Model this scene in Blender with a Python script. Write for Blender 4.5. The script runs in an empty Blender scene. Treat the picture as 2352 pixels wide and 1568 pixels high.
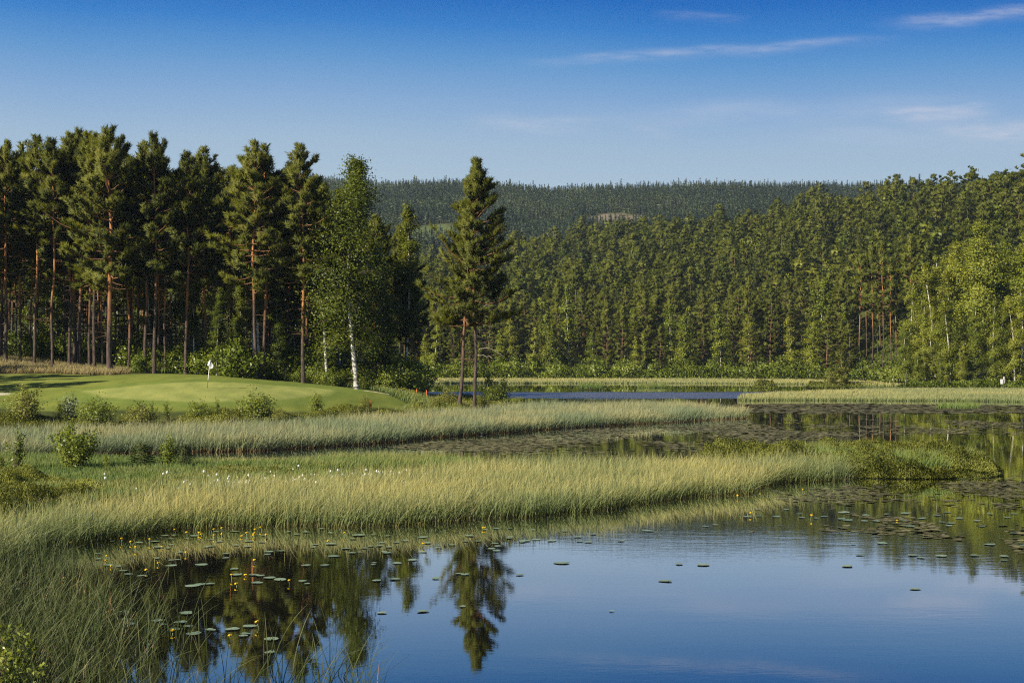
import bpy, math, random
import numpy as np
from mathutils import Vector

C = bpy.context.scene.collection
scene = bpy.context.scene
PI = math.pi
F, U0, V0, H = 3267.0, 1176.0, 822.0, 4.8      # focal length, image centre, horizon line (2352 px wide picture), eye height

# ------------------------------------------------------------------ camera
cam_data = bpy.data.cameras.new('camera')
cam = bpy.data.objects.new('camera', cam_data); C.objects.link(cam)
cam.location = (0, 0, H); cam.rotation_euler = (PI / 2, 0, 0)
cam_data.sensor_width = 36.0; cam_data.lens = 36.0 * F / 2352.0
cam_data.shift_y = (V0 - 784.0) / 2352.0
cam_data.clip_start = 0.5; cam_data.clip_end = 20000
scene.camera = cam

# ------------------------------------------------------------------ light, exposure
SUN_EL, SUN_AZ = math.radians(33), math.radians(180 + 48)       # azimuth from +Y clockwise: left, a little behind the camera
S = Vector((math.sin(SUN_AZ) * math.cos(SUN_EL), math.cos(SUN_AZ) * math.cos(SUN_EL), math.sin(SUN_EL)))
sun_data = bpy.data.lights.new('sun', 'SUN'); sun = bpy.data.objects.new('sun', sun_data); C.objects.link(sun)
sun_data.energy = 5.0; sun_data.angle = math.radians(0.55); sun_data.color = (1.0, 0.90, 0.72)
sun.rotation_euler = (-S).to_track_quat('-Z', 'Y').to_euler(); sun.location = (-60, -30, 60)
scene.view_settings.view_transform = 'Standard'; scene.view_settings.look = 'None'
scene.view_settings.exposure = 0.68; scene.view_settings.gamma = 1.0
scene.cycles.use_denoising = False
try:
    scene.cycles.denoiser = 'OPENIMAGEDENOISE'; scene.cycles.denoising_input_passes = 'RGB_ALBEDO_NORMAL'
except Exception: pass
scene.cycles.use_adaptive_sampling = False
scene.cycles.filter_width = 1.15
scene.cycles.max_bounces = 6; scene.cycles.diffuse_bounces = 2; scene.cycles.glossy_bounces = 3
scene.cycles.transmission_bounces = 2; scene.cycles.volume_bounces = 0; scene.cycles.transparent_max_bounces = 6
scene.cycles.caustics_reflective = False; scene.cycles.caustics_refractive = False
scene.cycles.sample_clamp_indirect = 4.0

def lin(r, g, b):
    f = lambda c: (c / 255 / 12.92) if c / 255 <= 0.04045 else ((c / 255 + 0.055) / 1.055) ** 2.4
    return (f(r), f(g), f(b), 1.0)

class NT:
    """tiny node helper"""
    def __init__(s, tree): s.t = tree; s.n = tree.nodes; s.l = tree.links
    def new(s, typ, **kw):
        n = s.n.new(typ)
        for k, v in kw.items(): setattr(n, k, v)
        return n
    def put(s, sock, v):
        if isinstance(v, bpy.types.NodeSocket): s.l.new(v, sock)
        else: sock.default_value = v
    def math(s, op, a, b=None, c=None, clamp=False):
        n = s.new('ShaderNodeMath', operation=op, use_clamp=clamp)
        for i, v in enumerate((a, b, c)):
            if v is not None: s.put(n.inputs[i], v)
        return n.outputs[0]
    def mix(s, f, a, b, blend='MIX'):
        n = s.new('ShaderNodeMix', data_type='RGBA', blend_type=blend)
        s.put(n.inputs[0], f); s.put(n.inputs[6], a); s.put(n.inputs[7], b)
        return n.outputs[2]
    def noise(s, vec, scale, detail=3.0, rough=0.5):
        n = s.new('ShaderNodeTexNoise'); n.inputs['Scale'].default_value = scale
        n.inputs['Detail'].default_value = detail; n.inputs['Roughness'].default_value = rough
        if vec is not None: s.l.new(vec, n.inputs['Vector'])
        return n.outputs[0]
    def ramp(s, f, stops, interp='LINEAR'):
        n = s.new('ShaderNodeValToRGB'); e = n.color_ramp.elements; n.color_ramp.interpolation = interp
        while len(e) < len(stops): e.new(0.5)
        for i, (p, c) in enumerate(stops): e[i].position = p; e[i].color = c if len(c) == 4 else tuple(c) + (1,)
        s.put(n.inputs[0], f); return n.outputs[0]
    def maprange(s, v, a, b, c=0.0, d=1.0, smooth=False):
        n = s.new('ShaderNodeMapRange'); n.clamp = True
        if smooth: n.interpolation_type = 'SMOOTHSTEP'
        for i, x in enumerate((v, a, b, c, d)): s.put(n.inputs[i], x)
        return n.outputs[0]
    def attr(s, name): return s.new('ShaderNodeAttribute', attribute_name=name)
    def mapping(s, vec, scale=(1, 1, 1), loc=(0, 0, 0)):
        n = s.new('ShaderNodeMapping'); s.l.new(vec, n.inputs[0]); n.inputs['Scale'].default_value = scale; n.inputs['Location'].default_value = loc
        return n.outputs[0]

# ------------------------------------------------------------------ sky
world = bpy.data.worlds.new('World'); scene.world = world; world.use_nodes = True
w = NT(world.node_tree); w.n.clear()
SKY_STOPS = [(0.0, lin(196, 209, 216)), (0.10, lin(180, 200, 214)), (0.145, lin(160, 187, 212)), (0.175, lin(132, 170, 212)),
             (0.205, lin(88, 148, 206)), (0.226, lin(44, 124, 200)), (0.246, lin(0, 102, 188)), (0.36, lin(0, 78, 165)), (1.0, lin(6, 60, 130))]
gen = w.new('ShaderNodeTexCoord').outputs['Generated']
sep = w.new('ShaderNodeSeparateXYZ'); w.l.new(gen, sep.inputs[0])
sx, sy, sz = sep.outputs
yy = w.math('MAXIMUM', sy, 0.05)
a_ = w.math('DIVIDE', sx, yy); e_ = w.math('DIVIDE', sz, yy)
nish = w.new('ShaderNodeTexSky', sky_type='NISHITA'); nish.sun_disc = False
nish.sun_elevation = SUN_EL; nish.sun_rotation = SUN_AZ; nish.air_density = 1.0; nish.dust_density = 0.4; nish.ozone_density = 2.0
nstr = w.mix(1.0, nish.outputs[0], (0.085, 0.082, 0.078, 1), 'MULTIPLY')
hor = w.math('ARCSINE', w.math('MAXIMUM', sz, 0.0))                    # elevation angle
wob = w.math('MULTIPLY', w.math('SUBTRACT', w.noise(gen, 3.0, 2), 0.5), 0.02)
# air is clearer to the right of the picture, so the deep blue comes lower there
el = w.math('ADD', w.math('ADD', hor, wob), w.math('MULTIPLY', sx, 0.03))
grad = w.ramp(w.math('MULTIPLY', el, 1.0), SKY_STOPS)
sky = w.mix(w.maprange(hor, 0.32, 0.9, 0.0, 1.0, True), grad, nstr)
def streak(a0, v0, a1, v1, width, amp, nscale):
    """a cirrus streak along a line in the sky; ends given as picture-direction tangents"""
    A0, A1 = (a0 - U0) / F, (a1 - U0) / F; E0, E1 = (V0 - v0) / F, (V0 - v1) / F
    k = (E1 - E0) / (A1 - A0)
    cx = w.new('ShaderNodeCombineXYZ'); w.l.new(w.math('MULTIPLY', a_, nscale), cx.inputs[0]); w.l.new(w.math('MULTIPLY', e_, nscale * 5), cx.inputs[1])
    nz = w.noise(cx.outputs[0], 1.0, 5, 0.62)
    wav = w.math('MULTIPLY', w.math('SUBTRACT', w.noise(w.mapping(cx.outputs[0], (0.35, 0.0, 0.0), (width * 900, 0, 0)), 1.0, 2), 0.5), width * 3.0)
    d = w.math('SUBTRACT', w.math('ADD', e_, wav), w.math('MULTIPLY_ADD', a_, k, E0 - k * A0))
    up = w.math('GREATER_THAN', d, 0.0)
    wd = w.math('MULTIPLY_ADD', up, -width * 0.55, width * 1.25)
    g = w.math('EXPONENT', w.math('MULTIPLY', w.math('POWER', w.math('DIVIDE', d, wd), 2.0), -1.0))
    L = (A1 - A0)
    win = w.math('MULTIPLY', w.maprange(a_, A0 - L * 0.1, A0 + L * 0.35, 0, 1, True), w.maprange(a_, A1 + L * 0.08, A1 - L * 0.35, 0, 1, True))
    return w.math('MULTIPLY', w.math('MULTIPLY', g, win), w.math('MULTIPLY', w.maprange(nz, 0.22, 0.68), amp))
cl = streak(1190, 142, 2080, 86, 0.0036, 0.34, 40)
for args in ((2020, 54, 2480, 8, 0.0046, 0.42, 40), (1990, 254, 2300, 246, 0.0060, 0.62, 30), (2060, 293, 2600, 285, 0.0085, 0.55, 30),
             (1060, 278, 1420, 276, 0.0060, 0.28, 30), (1300, 262, 2300, 232, 0.0090, 0.22, 16), (1390, 262, 1560, 318, 0.0045, 0.2, 30),
             (1500, 30, 1720, 42, 0.0030, 0.16, 40), (1700, 300, 2500, 330, 0.010, 0.2, 14)):
    cl = w.math('MAXIMUM', cl, streak(*args))
cl = w.math('MULTIPLY', cl, w.math('GREATER_THAN', sy, 0.06))
sky = w.mix(cl, sky, lin(214, 214, 226))
bg = w.new('ShaderNodeBackground'); w.l.new(sky, bg.inputs[0]); bg.inputs[1].default_value = 0.63
wo = w.new('ShaderNodeOutputWorld'); w.l.new(bg.outputs[0], wo.inputs[0])

# ------------------------------------------------------------------ helpers: picture -> place, tags, meshes
def P(u, v, z=0.0):
    D = F * (H - z) / (v - V0)
    return ((u - U0) / F * D, D)
def X(u, D): return (u - U0) / F * D
def poly(*uv): return np.array([P(u, v) for u, v in uv])
def polyD(*ud): return np.array([(X(u, D), D) for u, D in ud])

def inside(pg, x, y):
    r = np.zeros(x.shape, bool); n = len(pg)
    for i in range(n):
        x0, y0 = pg[i]; x1, y1 = pg[(i + 1) % n]
        if y0 == y1: continue
        c = ((y0 > y) != (y1 > y)) & (x < (x1 - x0) * (y - y0) / (y1 - y0) + x0)
        r ^= c
    return r
def sdist(pg, x, y):
    """positive inside the polygon"""
    d2 = np.full(x.shape, 1e18); n = len(pg)
    for i in range(n):
        ax, ay = pg[i]; bx, by = pg[(i + 1) % n]
        ex, ey = bx - ax, by - ay
        t = np.clip(((x - ax) * ex + (y - ay) * ey) / max(ex * ex + ey * ey, 1e-9), 0, 1)
        d2 = np.minimum(d2, (x - ax - t * ex) ** 2 + (y - ay - t * ey) ** 2)
    d = np.sqrt(d2)
    return np.where(inside(pg, x, y), d, -d)
def sstep(a, b, x):
    t = np.clip((x - a) / (b - a), 0, 1); return t * t * (3 - 2 * t)
def vnoise(x, y, sc, seed=0):
    g = np.random.default_rng(seed).random((64, 64))
    px, py = x / sc, y / sc
    ix, iy = np.floor(px).astype(int), np.floor(py).astype(int)
    fx, fy = px - ix, py - iy
    fx, fy = fx * fx * (3 - 2 * fx), fy * fy * (3 - 2 * fy)
    G = lambda i, j: g[i % 64, j % 64]
    return (G(ix, iy) * (1 - fx) + G(ix + 1, iy) * fx) * (1 - fy) + (G(ix, iy + 1) * (1 - fx) + G(ix + 1, iy + 1) * fx) * fy
def fnoise(x, y, sc, seed=0):
    return 0.55 * vnoise(x, y, sc, seed) + 0.3 * vnoise(x, y, sc * 0.43, seed + 1) + 0.15 * vnoise(x, y, sc * 0.19, seed + 2)

def tag(o, label=None, cat=None, group=None, kind=None):
    if label: o['label'] = label
    if cat: o['category'] = cat
    if group: o['group'] = group
    if kind: o['kind'] = kind
    return o
def mesh_data(name, V, T, mats, attrs=None, mi=None, smooth=False):
    me = bpy.data.meshes.new(name)
    V = np.ascontiguousarray(V, np.float32); T = np.ascontiguousarray(T, np.int32); k = T.shape[1]
    me.vertices.add(len(V)); me.vertices.foreach_set('co', V.ravel())
    me.loops.add(T.size); me.loops.foreach_set('vertex_index', T.ravel())
    me.polygons.add(len(T)); me.polygons.foreach_set('loop_start', np.arange(0, T.size, k, dtype=np.int32))
    if mi is not None: me.polygons.foreach_set('material_index', np.ascontiguousarray(mi, np.int32))
    if smooth: me.polygons.foreach_set('use_smooth', np.ones(len(T), bool))
    for m in (mats if isinstance(mats, (list, tuple)) else [mats]): me.materials.append(m)
    for n, a in (attrs or {}).items():
        a = np.ascontiguousarray(a, np.float32)
        if n == 'custom_normal': me.attributes.new(n, 'FLOAT_VECTOR', 'POINT').data.foreach_set('vector', a.ravel())
        elif a.ndim == 1: me.attributes.new(n, 'FLOAT', 'POINT').data.foreach_set('value', a)
        else: me.attributes.new(n, 'FLOAT_COLOR', 'POINT').data.foreach_set('color', a.ravel())
    me.update(calc_edges=True)
    return me
def link(name, me, parent=None, loc=(0, 0, 0)):
    o = bpy.data.objects.new(name, me); C.objects.link(o)
    o.location = loc
    if parent: o.parent = parent
    return o
def empty(name, loc=(0, 0, 0)):
    o = bpy.data.objects.new(name, None); C.objects.link(o); o.location = loc; o.empty_display_size = 0.5
    return o
def copy_tree(root):
    r = root.copy(); C.objects.link(r)
    for ch in root.children:
        c = ch.copy(); C.objects.link(c); c.parent = r
        for g in ch.children:
            d = g.copy(); C.objects.link(d); d.parent = c
    return r
class Acc:
    """collects triangle batches with point attributes"""
    def __init__(s): s.V, s.T, s.A, s.B, s.N, s.n = [], [], [], [], [], 0
    def add(s, V, T, a=0.5, b=0.5, nrm=None):
        V = np.asarray(V, float).reshape(-1, 3); T = np.asarray(T, int)
        s.V.append(V); s.T.append(T + s.n); s.n += len(V)
        if nrm is not None: s.N.append(nrm)
        s.A.append(np.broadcast_to(np.asarray(a, float), (len(V),))); s.B.append(np.broadcast_to(np.asarray(b, float), (len(V),)))
    def arrays(s): return np.concatenate(s.V), np.concatenate(s.T), np.concatenate(s.A), np.concatenate(s.B)
    def mesh(s, name, mats, smooth=False):
        V, T, A, B = s.arrays(); at = {'tint': A, 'along': B}
        if s.N and sum(map(len, s.N)) == len(V): at['custom_normal'] = np.concatenate(s.N)
        return mesh_data(name, V, T, mats, at, smooth=smooth)
def tube(acc, pts, rad, sides=6, a=0.5, b=None, cap=True):
    pts = np.asarray(pts, float); rad = np.asarray(rad, float); k = len(pts)
    tan = np.gradient(pts, axis=0); tan /= np.linalg.norm(tan, axis=1)[:, None] + 1e-9
    ref = np.array([1.0, 0, 0]) if abs(tan[0, 0]) < 0.8 else np.array([0, 1.0, 0])
    u = np.cross(tan, ref); u /= np.linalg.norm(u, axis=1)[:, None]; vv = np.cross(tan, u)
    th = np.arange(sides) * 2 * PI / sides
    ring = pts[:, None] + rad[:, None, None] * (np.cos(th)[None, :, None] * u[:, None] + np.sin(th)[None, :, None] * vv[:, None])
    T = []
    for i in range(k - 1):
        for j in range(sides):
            p, q = i * sides + j, i * sides + (j + 1) % sides
            T += [(p, q, q + sides), (p, q + sides, p + sides)]
    V = ring.reshape(-1, 3)
    if cap:
        V = np.vstack([V, pts[-1]]); c = len(V) - 1
        T += [((k - 1) * sides + j, (k - 1) * sides + (j + 1) % sides, c) for j in range(sides)]
    bb = 0.5
    if b is not None:
        bb = np.repeat(np.asarray(b, float), sides)
        if cap: bb = np.append(bb, bb[-1])
    acc.add(V, T, a, bb)
def unit(v): return v / (np.linalg.norm(v, axis=-1, keepdims=True) + 1e-9)
def spikes(acc, B, d, L, wd, rng, tint, along=0.5, nrm=None):
    """thin triangles from B along d"""
    n = len(B); r = unit(rng.normal(size=(n, 3))); s = unit(np.cross(d, r)) * (np.asarray(wd) * 0.5).reshape(-1, 1)
    if nrm is not None: s = np.where((np.cross(s, d) * nrm).sum(1, keepdims=True) < 0, -s, s)
    V = np.stack([B - s, B + s, B + d * np.asarray(L).reshape(-1, 1)], 1).reshape(-1, 3)
    acc.add(V, np.arange(3 * n).reshape(n, 3), np.repeat(np.broadcast_to(tint, (n,)), 3), np.repeat(np.broadcast_to(along, (n,)), 3), None if nrm is None else np.repeat(nrm, 3, 0))
def leaves(acc, Cn, size, rng, tint, along=0.5, flat=0.0, asp=0.62, nrm=None):
    """rhombic leaves with random attitude"""
    n = len(Cn); fn = unit(rng.normal(size=(n, 3)) + np.array([0, 0, flat])); r = unit(rng.normal(size=(n, 3)))
    if nrm is not None: fn = np.where((fn * nrm).sum(1, keepdims=True) > 0, -fn, fn)      # corner order below runs against fn
    t = unit(np.cross(fn, r)); b = np.cross(fn, t); sz = np.broadcast_to(size, (n,)).reshape(-1, 1) * 0.5
    V = np.stack([Cn - t * sz, Cn + b * sz * asp, Cn + t * sz, Cn - b * sz * asp], 1).reshape(-1, 3)
    i = np.arange(n) * 4
    T = np.concatenate([np.stack([i, i + 1, i + 2], 1), np.stack([i, i + 2, i + 3], 1)])
    acc.add(V, T, np.repeat(np.broadcast_to(tint, (n,)), 4), np.repeat(np.broadcast_to(along, (n,)), 4), None if nrm is None else np.repeat(nrm, 4, 0))

# ------------------------------------------------------------------ materials
def new_mat(name):
    m = bpy.data.materials.new(name); m.use_nodes = True; t = NT(m.node_tree); t.n.clear()
    out = t.new('ShaderNodeOutputMaterial'); return m, t, out
def bsdf(t, col, rough=0.6, spec=0.3):
    b = t.new('ShaderNodeBsdfPrincipled'); t.put(b.inputs['Base Color'], col); t.put(b.inputs['Roughness'], rough)
    t.put(b.inputs['Specular IOR Level'], spec); return b
def leaf_mat(name, stops, transl=0.3, objvar=0.35, rough=0.55, spec=0.25, tcol=(1.25, 1.2, 0.5, 1), by='tint'):
    """foliage: colour by each tuft's own tint and by each plant, part of the light passing through"""
    m, t, out = new_mat(name)
    a = t.attr(by).outputs['Fac']
    r = t.new('ShaderNodeObjectInfo').outputs['Random']
    f = t.math('ADD', a, t.math('MULTIPLY', t.math('SUBTRACT', r, 0.5), objvar), clamp=True)
    c = t.ramp(f, stops)
    b = bsdf(t, c, rough, spec)
    tr = t.new('ShaderNodeBsdfTranslucent'); t.l.new(t.mix(1.0, c, tcol, 'MULTIPLY'), tr.inputs[0])
    mx = t.new('ShaderNodeMixShader'); mx.inputs[0].default_value = transl
    t.l.new(b.outputs[0], mx.inputs[1]); t.l.new(tr.outputs[0], mx.inputs[2]); t.l.new(mx.outputs[0], out.inputs[0])
    return m
M = {}
M['pine_needle'] = leaf_mat('pine_needles', [(0.0, (0.048, 0.062, 0.009)), (0.45, (0.118, 0.136, 0.018)), (0.8, (0.170, 0.182, 0.026)), (1.0, (0.21, 0.205, 0.038))], 0.36, 0.3)
M['far_needle'] = leaf_mat('hill_pine_needles', [(0.0, (0.075, 0.094, 0.014)), (0.5, (0.158, 0.180, 0.026)), (1.0, (0.205, 0.22, 0.040))], 0.42, 0.40)
M['spruce_needle'] = leaf_mat('spruce_needles', [(0.0, (0.035, 0.055, 0.012)), (0.5, (0.075, 0.105, 0.020)), (1.0, (0.13, 0.15, 0.030))], 0.2, 0.4)
M['ridge_haze_needle'] = leaf_mat('hazy_ridge_spruce_needles', [(0.0, (0.034, 0.056, 0.034)), (0.5, (0.072, 0.102, 0.054)), (1.0, (0.13, 0.165, 0.070))], 0.2, 0.0)  # spruce green shifted towards blue: distance haze painted into the colour
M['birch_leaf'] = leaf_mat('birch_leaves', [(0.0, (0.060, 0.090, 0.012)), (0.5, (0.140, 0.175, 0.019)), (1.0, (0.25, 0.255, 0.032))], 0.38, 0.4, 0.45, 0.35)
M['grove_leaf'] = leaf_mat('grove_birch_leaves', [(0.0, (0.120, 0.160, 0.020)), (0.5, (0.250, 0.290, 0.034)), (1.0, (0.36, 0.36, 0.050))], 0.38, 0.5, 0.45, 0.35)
M['bush_leaf'] = leaf_mat('bush_leaves', [(0.0, (0.070, 0.115, 0.013)), (0.5, (0.185, 0.240, 0.027)), (1.0, (0.36, 0.40, 0.085))], 0.38, 0.4, 0.4, 0.45)
M['willow_leaf'] = leaf_mat('grey_willow_leaves', [(0.0, (0.10, 0.14, 0.06)), (0.5, (0.20, 0.25, 0.13)), (1.0, (0.33, 0.37, 0.24))], 0.3, 0.2, 0.5, 0.3)
M['heath_leaf'] = leaf_mat('heath_leaves', [(0.0, (0.080, 0.100, 0.016)), (0.4, (0.190, 0.205, 0.034)), (0.8, (0.275, 0.295, 0.060)), (1.0, (0.34, 0.33, 0.10))], 0.3, 0.1, 0.5, 0.3)
def bark_pine():
    m, t, out = new_mat('pine_bark')
    h = t.attr('along').outputs['Fac']; tc = t.new('ShaderNodeTexCoord').outputs['Object']
    n1 = t.noise(t.mapping(tc, (7, 7, 1.6)), 1.0, 5, 0.6); n2 = t.noise(t.mapping(tc, (1.2, 1.2, 0.5)), 1.0, 3)
    rnd = t.new('ShaderNodeObjectInfo').outputs['Random']
    hh = t.math('ADD', h, t.math('MULTIPLY', t.math('SUBTRACT', n2, 0.5), 0.3))
    hh = t.math('ADD', hh, t.math('MULTIPLY', t.math('SUBTRACT', rnd, 0.5), 0.22))
    low = t.ramp(n1, [(0.3, (0.025, 0.020, 0.017)), (0.55, (0.095, 0.070, 0.058)), (0.75, (0.17, 0.130, 0.11))])  # grey-brown lower bark, darkened further to paint in shade on the trunks
    high = t.ramp(n1, [(0.25, (0.19, 0.075, 0.028)), (0.5, (0.42, 0.185, 0.075)), (0.75, (0.55, 0.28, 0.13))])
    c = t.mix(t.maprange(hh, 0.18, 0.50, 0, 1, True), low, high)
    c = t.mix(t.math('MULTIPLY', t.maprange(t.attr('tint').outputs['Fac'], 0.6, 0.85), 0.6), c, (0.10, 0.068, 0.045, 1))
    b = bsdf(t, c, 0.85, 0.15)
    bp = t.new('ShaderNodeBump'); bp.inputs['Strength'].default_value = 0.6; bp.inputs['Distance'].default_value = 0.05
    t.l.new(n1, bp.inputs['Height']); t.l.new(bp.outputs[0], b.inputs['Normal']); t.l.new(b.outputs[0], out.inputs[0]); return m
def bark_birch():
    m, t, out = new_mat('birch_bark')
    tc = t.new('ShaderNodeTexCoord').outputs['Object']; h = t.attr('along').outputs['Fac']
    n1 = t.noise(t.mapping(tc, (1.4, 1.4, 5.0)), 1.0, 4, 0.65); n2 = t.noise(t.mapping(tc, (3, 3, 14)), 1.0, 3)
    marks = t.math('MULTIPLY', t.maprange(n1, 0.54, 0.60), t.maprange(n2, 0.42, 0.5))
    foot = t.math('MULTIPLY', t.maprange(h, 0.16, 0.02), t.maprange(n1, 0.40, 0.52))
    c = t.mix(t.math('MAXIMUM', marks, foot), t.ramp(n2, [(0.3, (0.50, 0.46, 0.40)), (0.6, (0.74, 0.71, 0.66))]), (0.035, 0.03, 0.027, 1))
    thin = t.attr('tint').outputs['Fac']                     # branches are brown, not white
    c = t.mix(t.maprange(thin, 0.6, 0.9), c, (0.10, 0.07, 0.05, 1))
    b = bsdf(t, c, 0.7, 0.2); t.l.new(b.outputs[0], out.inputs[0]); return m
M['pine_bark'] = bark_pine(); M['birch_bark'] = bark_birch()
def plain(name, col, rough=0.6, spec=0.3, nscale=8.0, var=0.25):
    m, t, out = new_mat(name)
    n = t.noise(t.new('ShaderNodeTexCoord').outputs['Object'], nscale, 4)
    c0 = tuple(x * (1 - var) for x in col[:3]) + (1,); c1 = tuple(min(1, x * (1 + var)) for x in col[:3]) + (1,)
    b = bsdf(t, t.ramp(n, [(0.3, c0), (0.7, c1)]), rough, spec); t.l.new(b.outputs[0], out.inputs[0]); return m
M['far_bark'] = plain('hill_pine_bark', (0.17, 0.10, 0.06), 0.85)
M['twig'] = plain('twig_bark', (0.13, 0.095, 0.07), 0.8)
M['dead_wood'] = plain('dead_wood', (0.36, 0.31, 0.27), 0.8)

# ------------------------------------------------------------------ terrain
rng0 = np.random.default_rng(7)
PEN = np.vstack([poly((-900, 1012), (-300, 1008), (0, 1002), (300, 997), (600, 987), (800, 973), (960, 962), (1100, 951), (1200, 941), (1240, 934)),
                 polyD((1246, 143), (1170, 150), (1090, 152), (1030, 156), (1000, 168), (985, 205), (975, 240), (930, 268), (700, 285), (-600, 300), (-3000, 240))])
PEN[0] = (-160, 70)
CP = []
for u, lst in {-500: [(900, 100), (830, 118), (790, 135), (795, 170), (800, 250)],
               0: [(975, 92), (940, 97), (903, 106), (870, 115), (846, 121), (826, 127), (823, 134), (826, 150), (828, 200), (832, 280)],
               250: [(968, 94), (925, 101), (890, 111), (868, 118), (857, 123), (854, 130), (851, 150), (848, 200), (848, 280)],
               476: [(960, 96), (925, 101), (890, 108), (872, 113.5), (858, 118), (853, 122), (858, 130), (862, 150), (862, 200), (860, 280)],
               690: [(960, 100), (928, 106), (900, 113), (880, 118.5), (873, 123), (876, 132), (878, 150), (876, 200), (872, 270)],
               820: [(948, 107), (925, 111), (905, 116), (893, 121), (891, 126), (893, 150), (890, 200), (884, 265)],
               990: [(950, 112), (932, 116), (918, 121), (908, 130), (905, 145), (898, 165)],
               1085: [(938, 117), (910, 122), (906, 128), (902, 140)],
               1160: [(936, 121), (918, 126), (912, 135)], 1230: [(938, 134), (932, 140)]}.items():
    for v, D in lst: CP.append((X(u, D), D, H - (v - V0) * D / F))
CP = np.array(CP)
FAR = np.vstack([polyD((-5000, 300), (-600, 330), (800, 322), (975, 318), (1300, 317), (1500, 315), (1700, 311), (1860, 303), (1960, 288), (2030, 262), (2075, 238), (2200, 229), (2400, 224), (2800, 214), (5200, 205)),
                 [(2600, 300), (2600, 3000), (-2600, 3000), (-2600, 300)]])
MARSH = poly((-700, 1250), (-100, 1210), (200, 1165), (520, 1130), (900, 1118), (1080, 1095), (1120, 1072), (950, 1066), (460, 1066), (200, 1056), (-200, 1046), (-700, 1050))
SPIT = poly((1610, 1072), (1800, 1086), (1960, 1097), (2150, 1099), (2290, 1095), (2312, 1088), (2270, 1068), (2150, 1052), (1950, 1046), (1700, 1044), (1600, 1050))
RSTRIP = poly((1960, 896), (2080, 898), (2360, 898), (2800, 905), (2800, 893), (2360, 888), (2080, 890), (1960, 889))
ISLES = [polyD((1330, 224), (1390, 224), (1385, 235), (1335, 235)), polyD((1466, 240), (1528, 240), (1522, 250), (1470, 250)),
         polyD((1850, 256), (2015, 250), (2010, 268), (1860, 272)), polyD((1725, 262), (1765, 262), (1762, 270), (1728, 270))]
# crest of the wooded hill behind the far shore: picture column -> (row of the tree tops, distance)
HILL = np.array([(-800, 640, 620), (600, 610, 620), (800, 600, 620), (980, 585, 620), (1100, 572, 615), (1180, 557, 610), (1280, 532, 600), (1400, 519, 600), (1550, 506, 590), (1700, 489, 580),
                 (1800, 464, 565), (1900, 447, 550), (2050, 432, 525), (2200, 412, 490), (2320, 382, 450), (2450, 362, 440), (2800, 350, 430)], float)
RIDGE = np.array([(-800, 388), (500, 393), (640, 398), (760, 401), (880, 414), (1000, 413), (1060, 407), (1130, 420), (1280, 430), (1400, 422), (1550, 420), (1700, 419),
                  (1850, 417), (1950, 420), (2050, 413), (2200, 412), (2400, 415), (3200, 425)], float)
TREE_H = 15.0
def hill_z(u, D):
    vt = np.interp(u, HILL[:, 0], HILL[:, 1]); Dc = np.interp(u, HILL[:, 0], HILL[:, 2])
    zc = H + (V0 - vt) * Dc / F - TREE_H
    sh = np.interp(u, [1300, 1700, 1900, 2050, 2120, 2500], [326, 320, 315, 285, 258, 250])
    t = np.clip((D - sh) / (Dc - sh), 0, 1.6)
    z = np.where(t < 1, 0.8 + (zc - 0.8) * (0.62 * t + 0.38 * t * t * (3 - 2 * t)), zc - (t - 1) * 30)
    # far ridge
    vr = np.interp(u, RIDGE[:, 0], RIDGE[:, 1]); zr = H + (V0 - vr) * 1250 / F - 9
    q = np.clip((D - 640) / (1250 - 640), 0, 1)
    z2 = 34 + (zr - 34) * q ** 0.95 - np.clip(D - 1250, 0, 600) * 0.05
    k = sstep(600, 700, D)
    return np.where(D < Dc, z, np.maximum(z, z2 * k + z * (1 - k)))
def hgt(x, y):
    x = np.asarray(x, float); y = np.asarray(y, float); shp = x.shape; x = x.ravel(); y = y.ravel()
    z = np.full(x.shape, -1.2)
    sp = sdist(PEN, x, y)
    m = sp > -3
    if m.any():
        d2 = (x[m, None] - CP[None, :, 0]) ** 2 + ((y[m, None] - CP[None, :, 1]) * 1.0) ** 2
        wgt = np.exp(-d2 / 60.0) + 1e-7 / (d2 + 1.0)
        loc = (wgt * CP[None, :, 2]).sum(1) / wgt.sum(1)
        k = sstep(-1.5, 1.0, sp[m]); k2 = sstep(0.0, 9.0, sp[m])
        land = 0.1 + np.maximum(loc - 0.1, 0.0) * np.maximum(k2, 0.12)
        z[m] = np.maximum(z[m], -1.2 + (land + 1.2) * k)
    sf = sdist(FAR, x, y); m = sf > -3
    if m.any():
        u = U0 + F * x[m] / np.maximum(y[m], 1); hz = hill_z(u, y[m])
        land = 0.15 + np.maximum(hz - 0.15, 0) * sstep(0, 10, sf[m])
        z[m] = np.maximum(z[m], -1.2 + (land + 1.2) * sstep(-2, 1, sf[m]))
    for pg, top, ed in ((MARSH, 0.10, 1.5), (SPIT, 0.16, 0.8), (RSTRIP, 0.15, 2.0), (ISLES[0], 0.3, 1.2), (ISLES[1], 0.35, 1.2), (ISLES[2], 0.4, 1.5), (ISLES[3], 0.3, 1.0)):
        s = sdist(pg, x, y)
        z = np.maximum(z, -1.2 + (top + 1.2) * sstep(-ed, ed * 0.4, s))
    z = np.maximum(z, -1.2 + 4.3 * sstep(16.0, 4.0, y + 0.08 * np.abs(x)))          # the near bank under the viewer
    return z.reshape(shp)
def hz1(x, y): return float(hgt(np.array([x]), np.array([y]))[0])
def hit(u, v, d0=20.0, d1=340.0):
    """first point of the ground along the line of sight through picture point (u, v)"""
    D = np.arange(d0, d1, 0.25); z = H - (v - V0) * D / F
    g = np.maximum(hgt(X(u, D), D), 0.0)
    i = np.argmax(z <= g) if (z <= g).any() else len(D) - 1
    return X(u, D[i]), float(D[i]), float(g[i])

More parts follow.
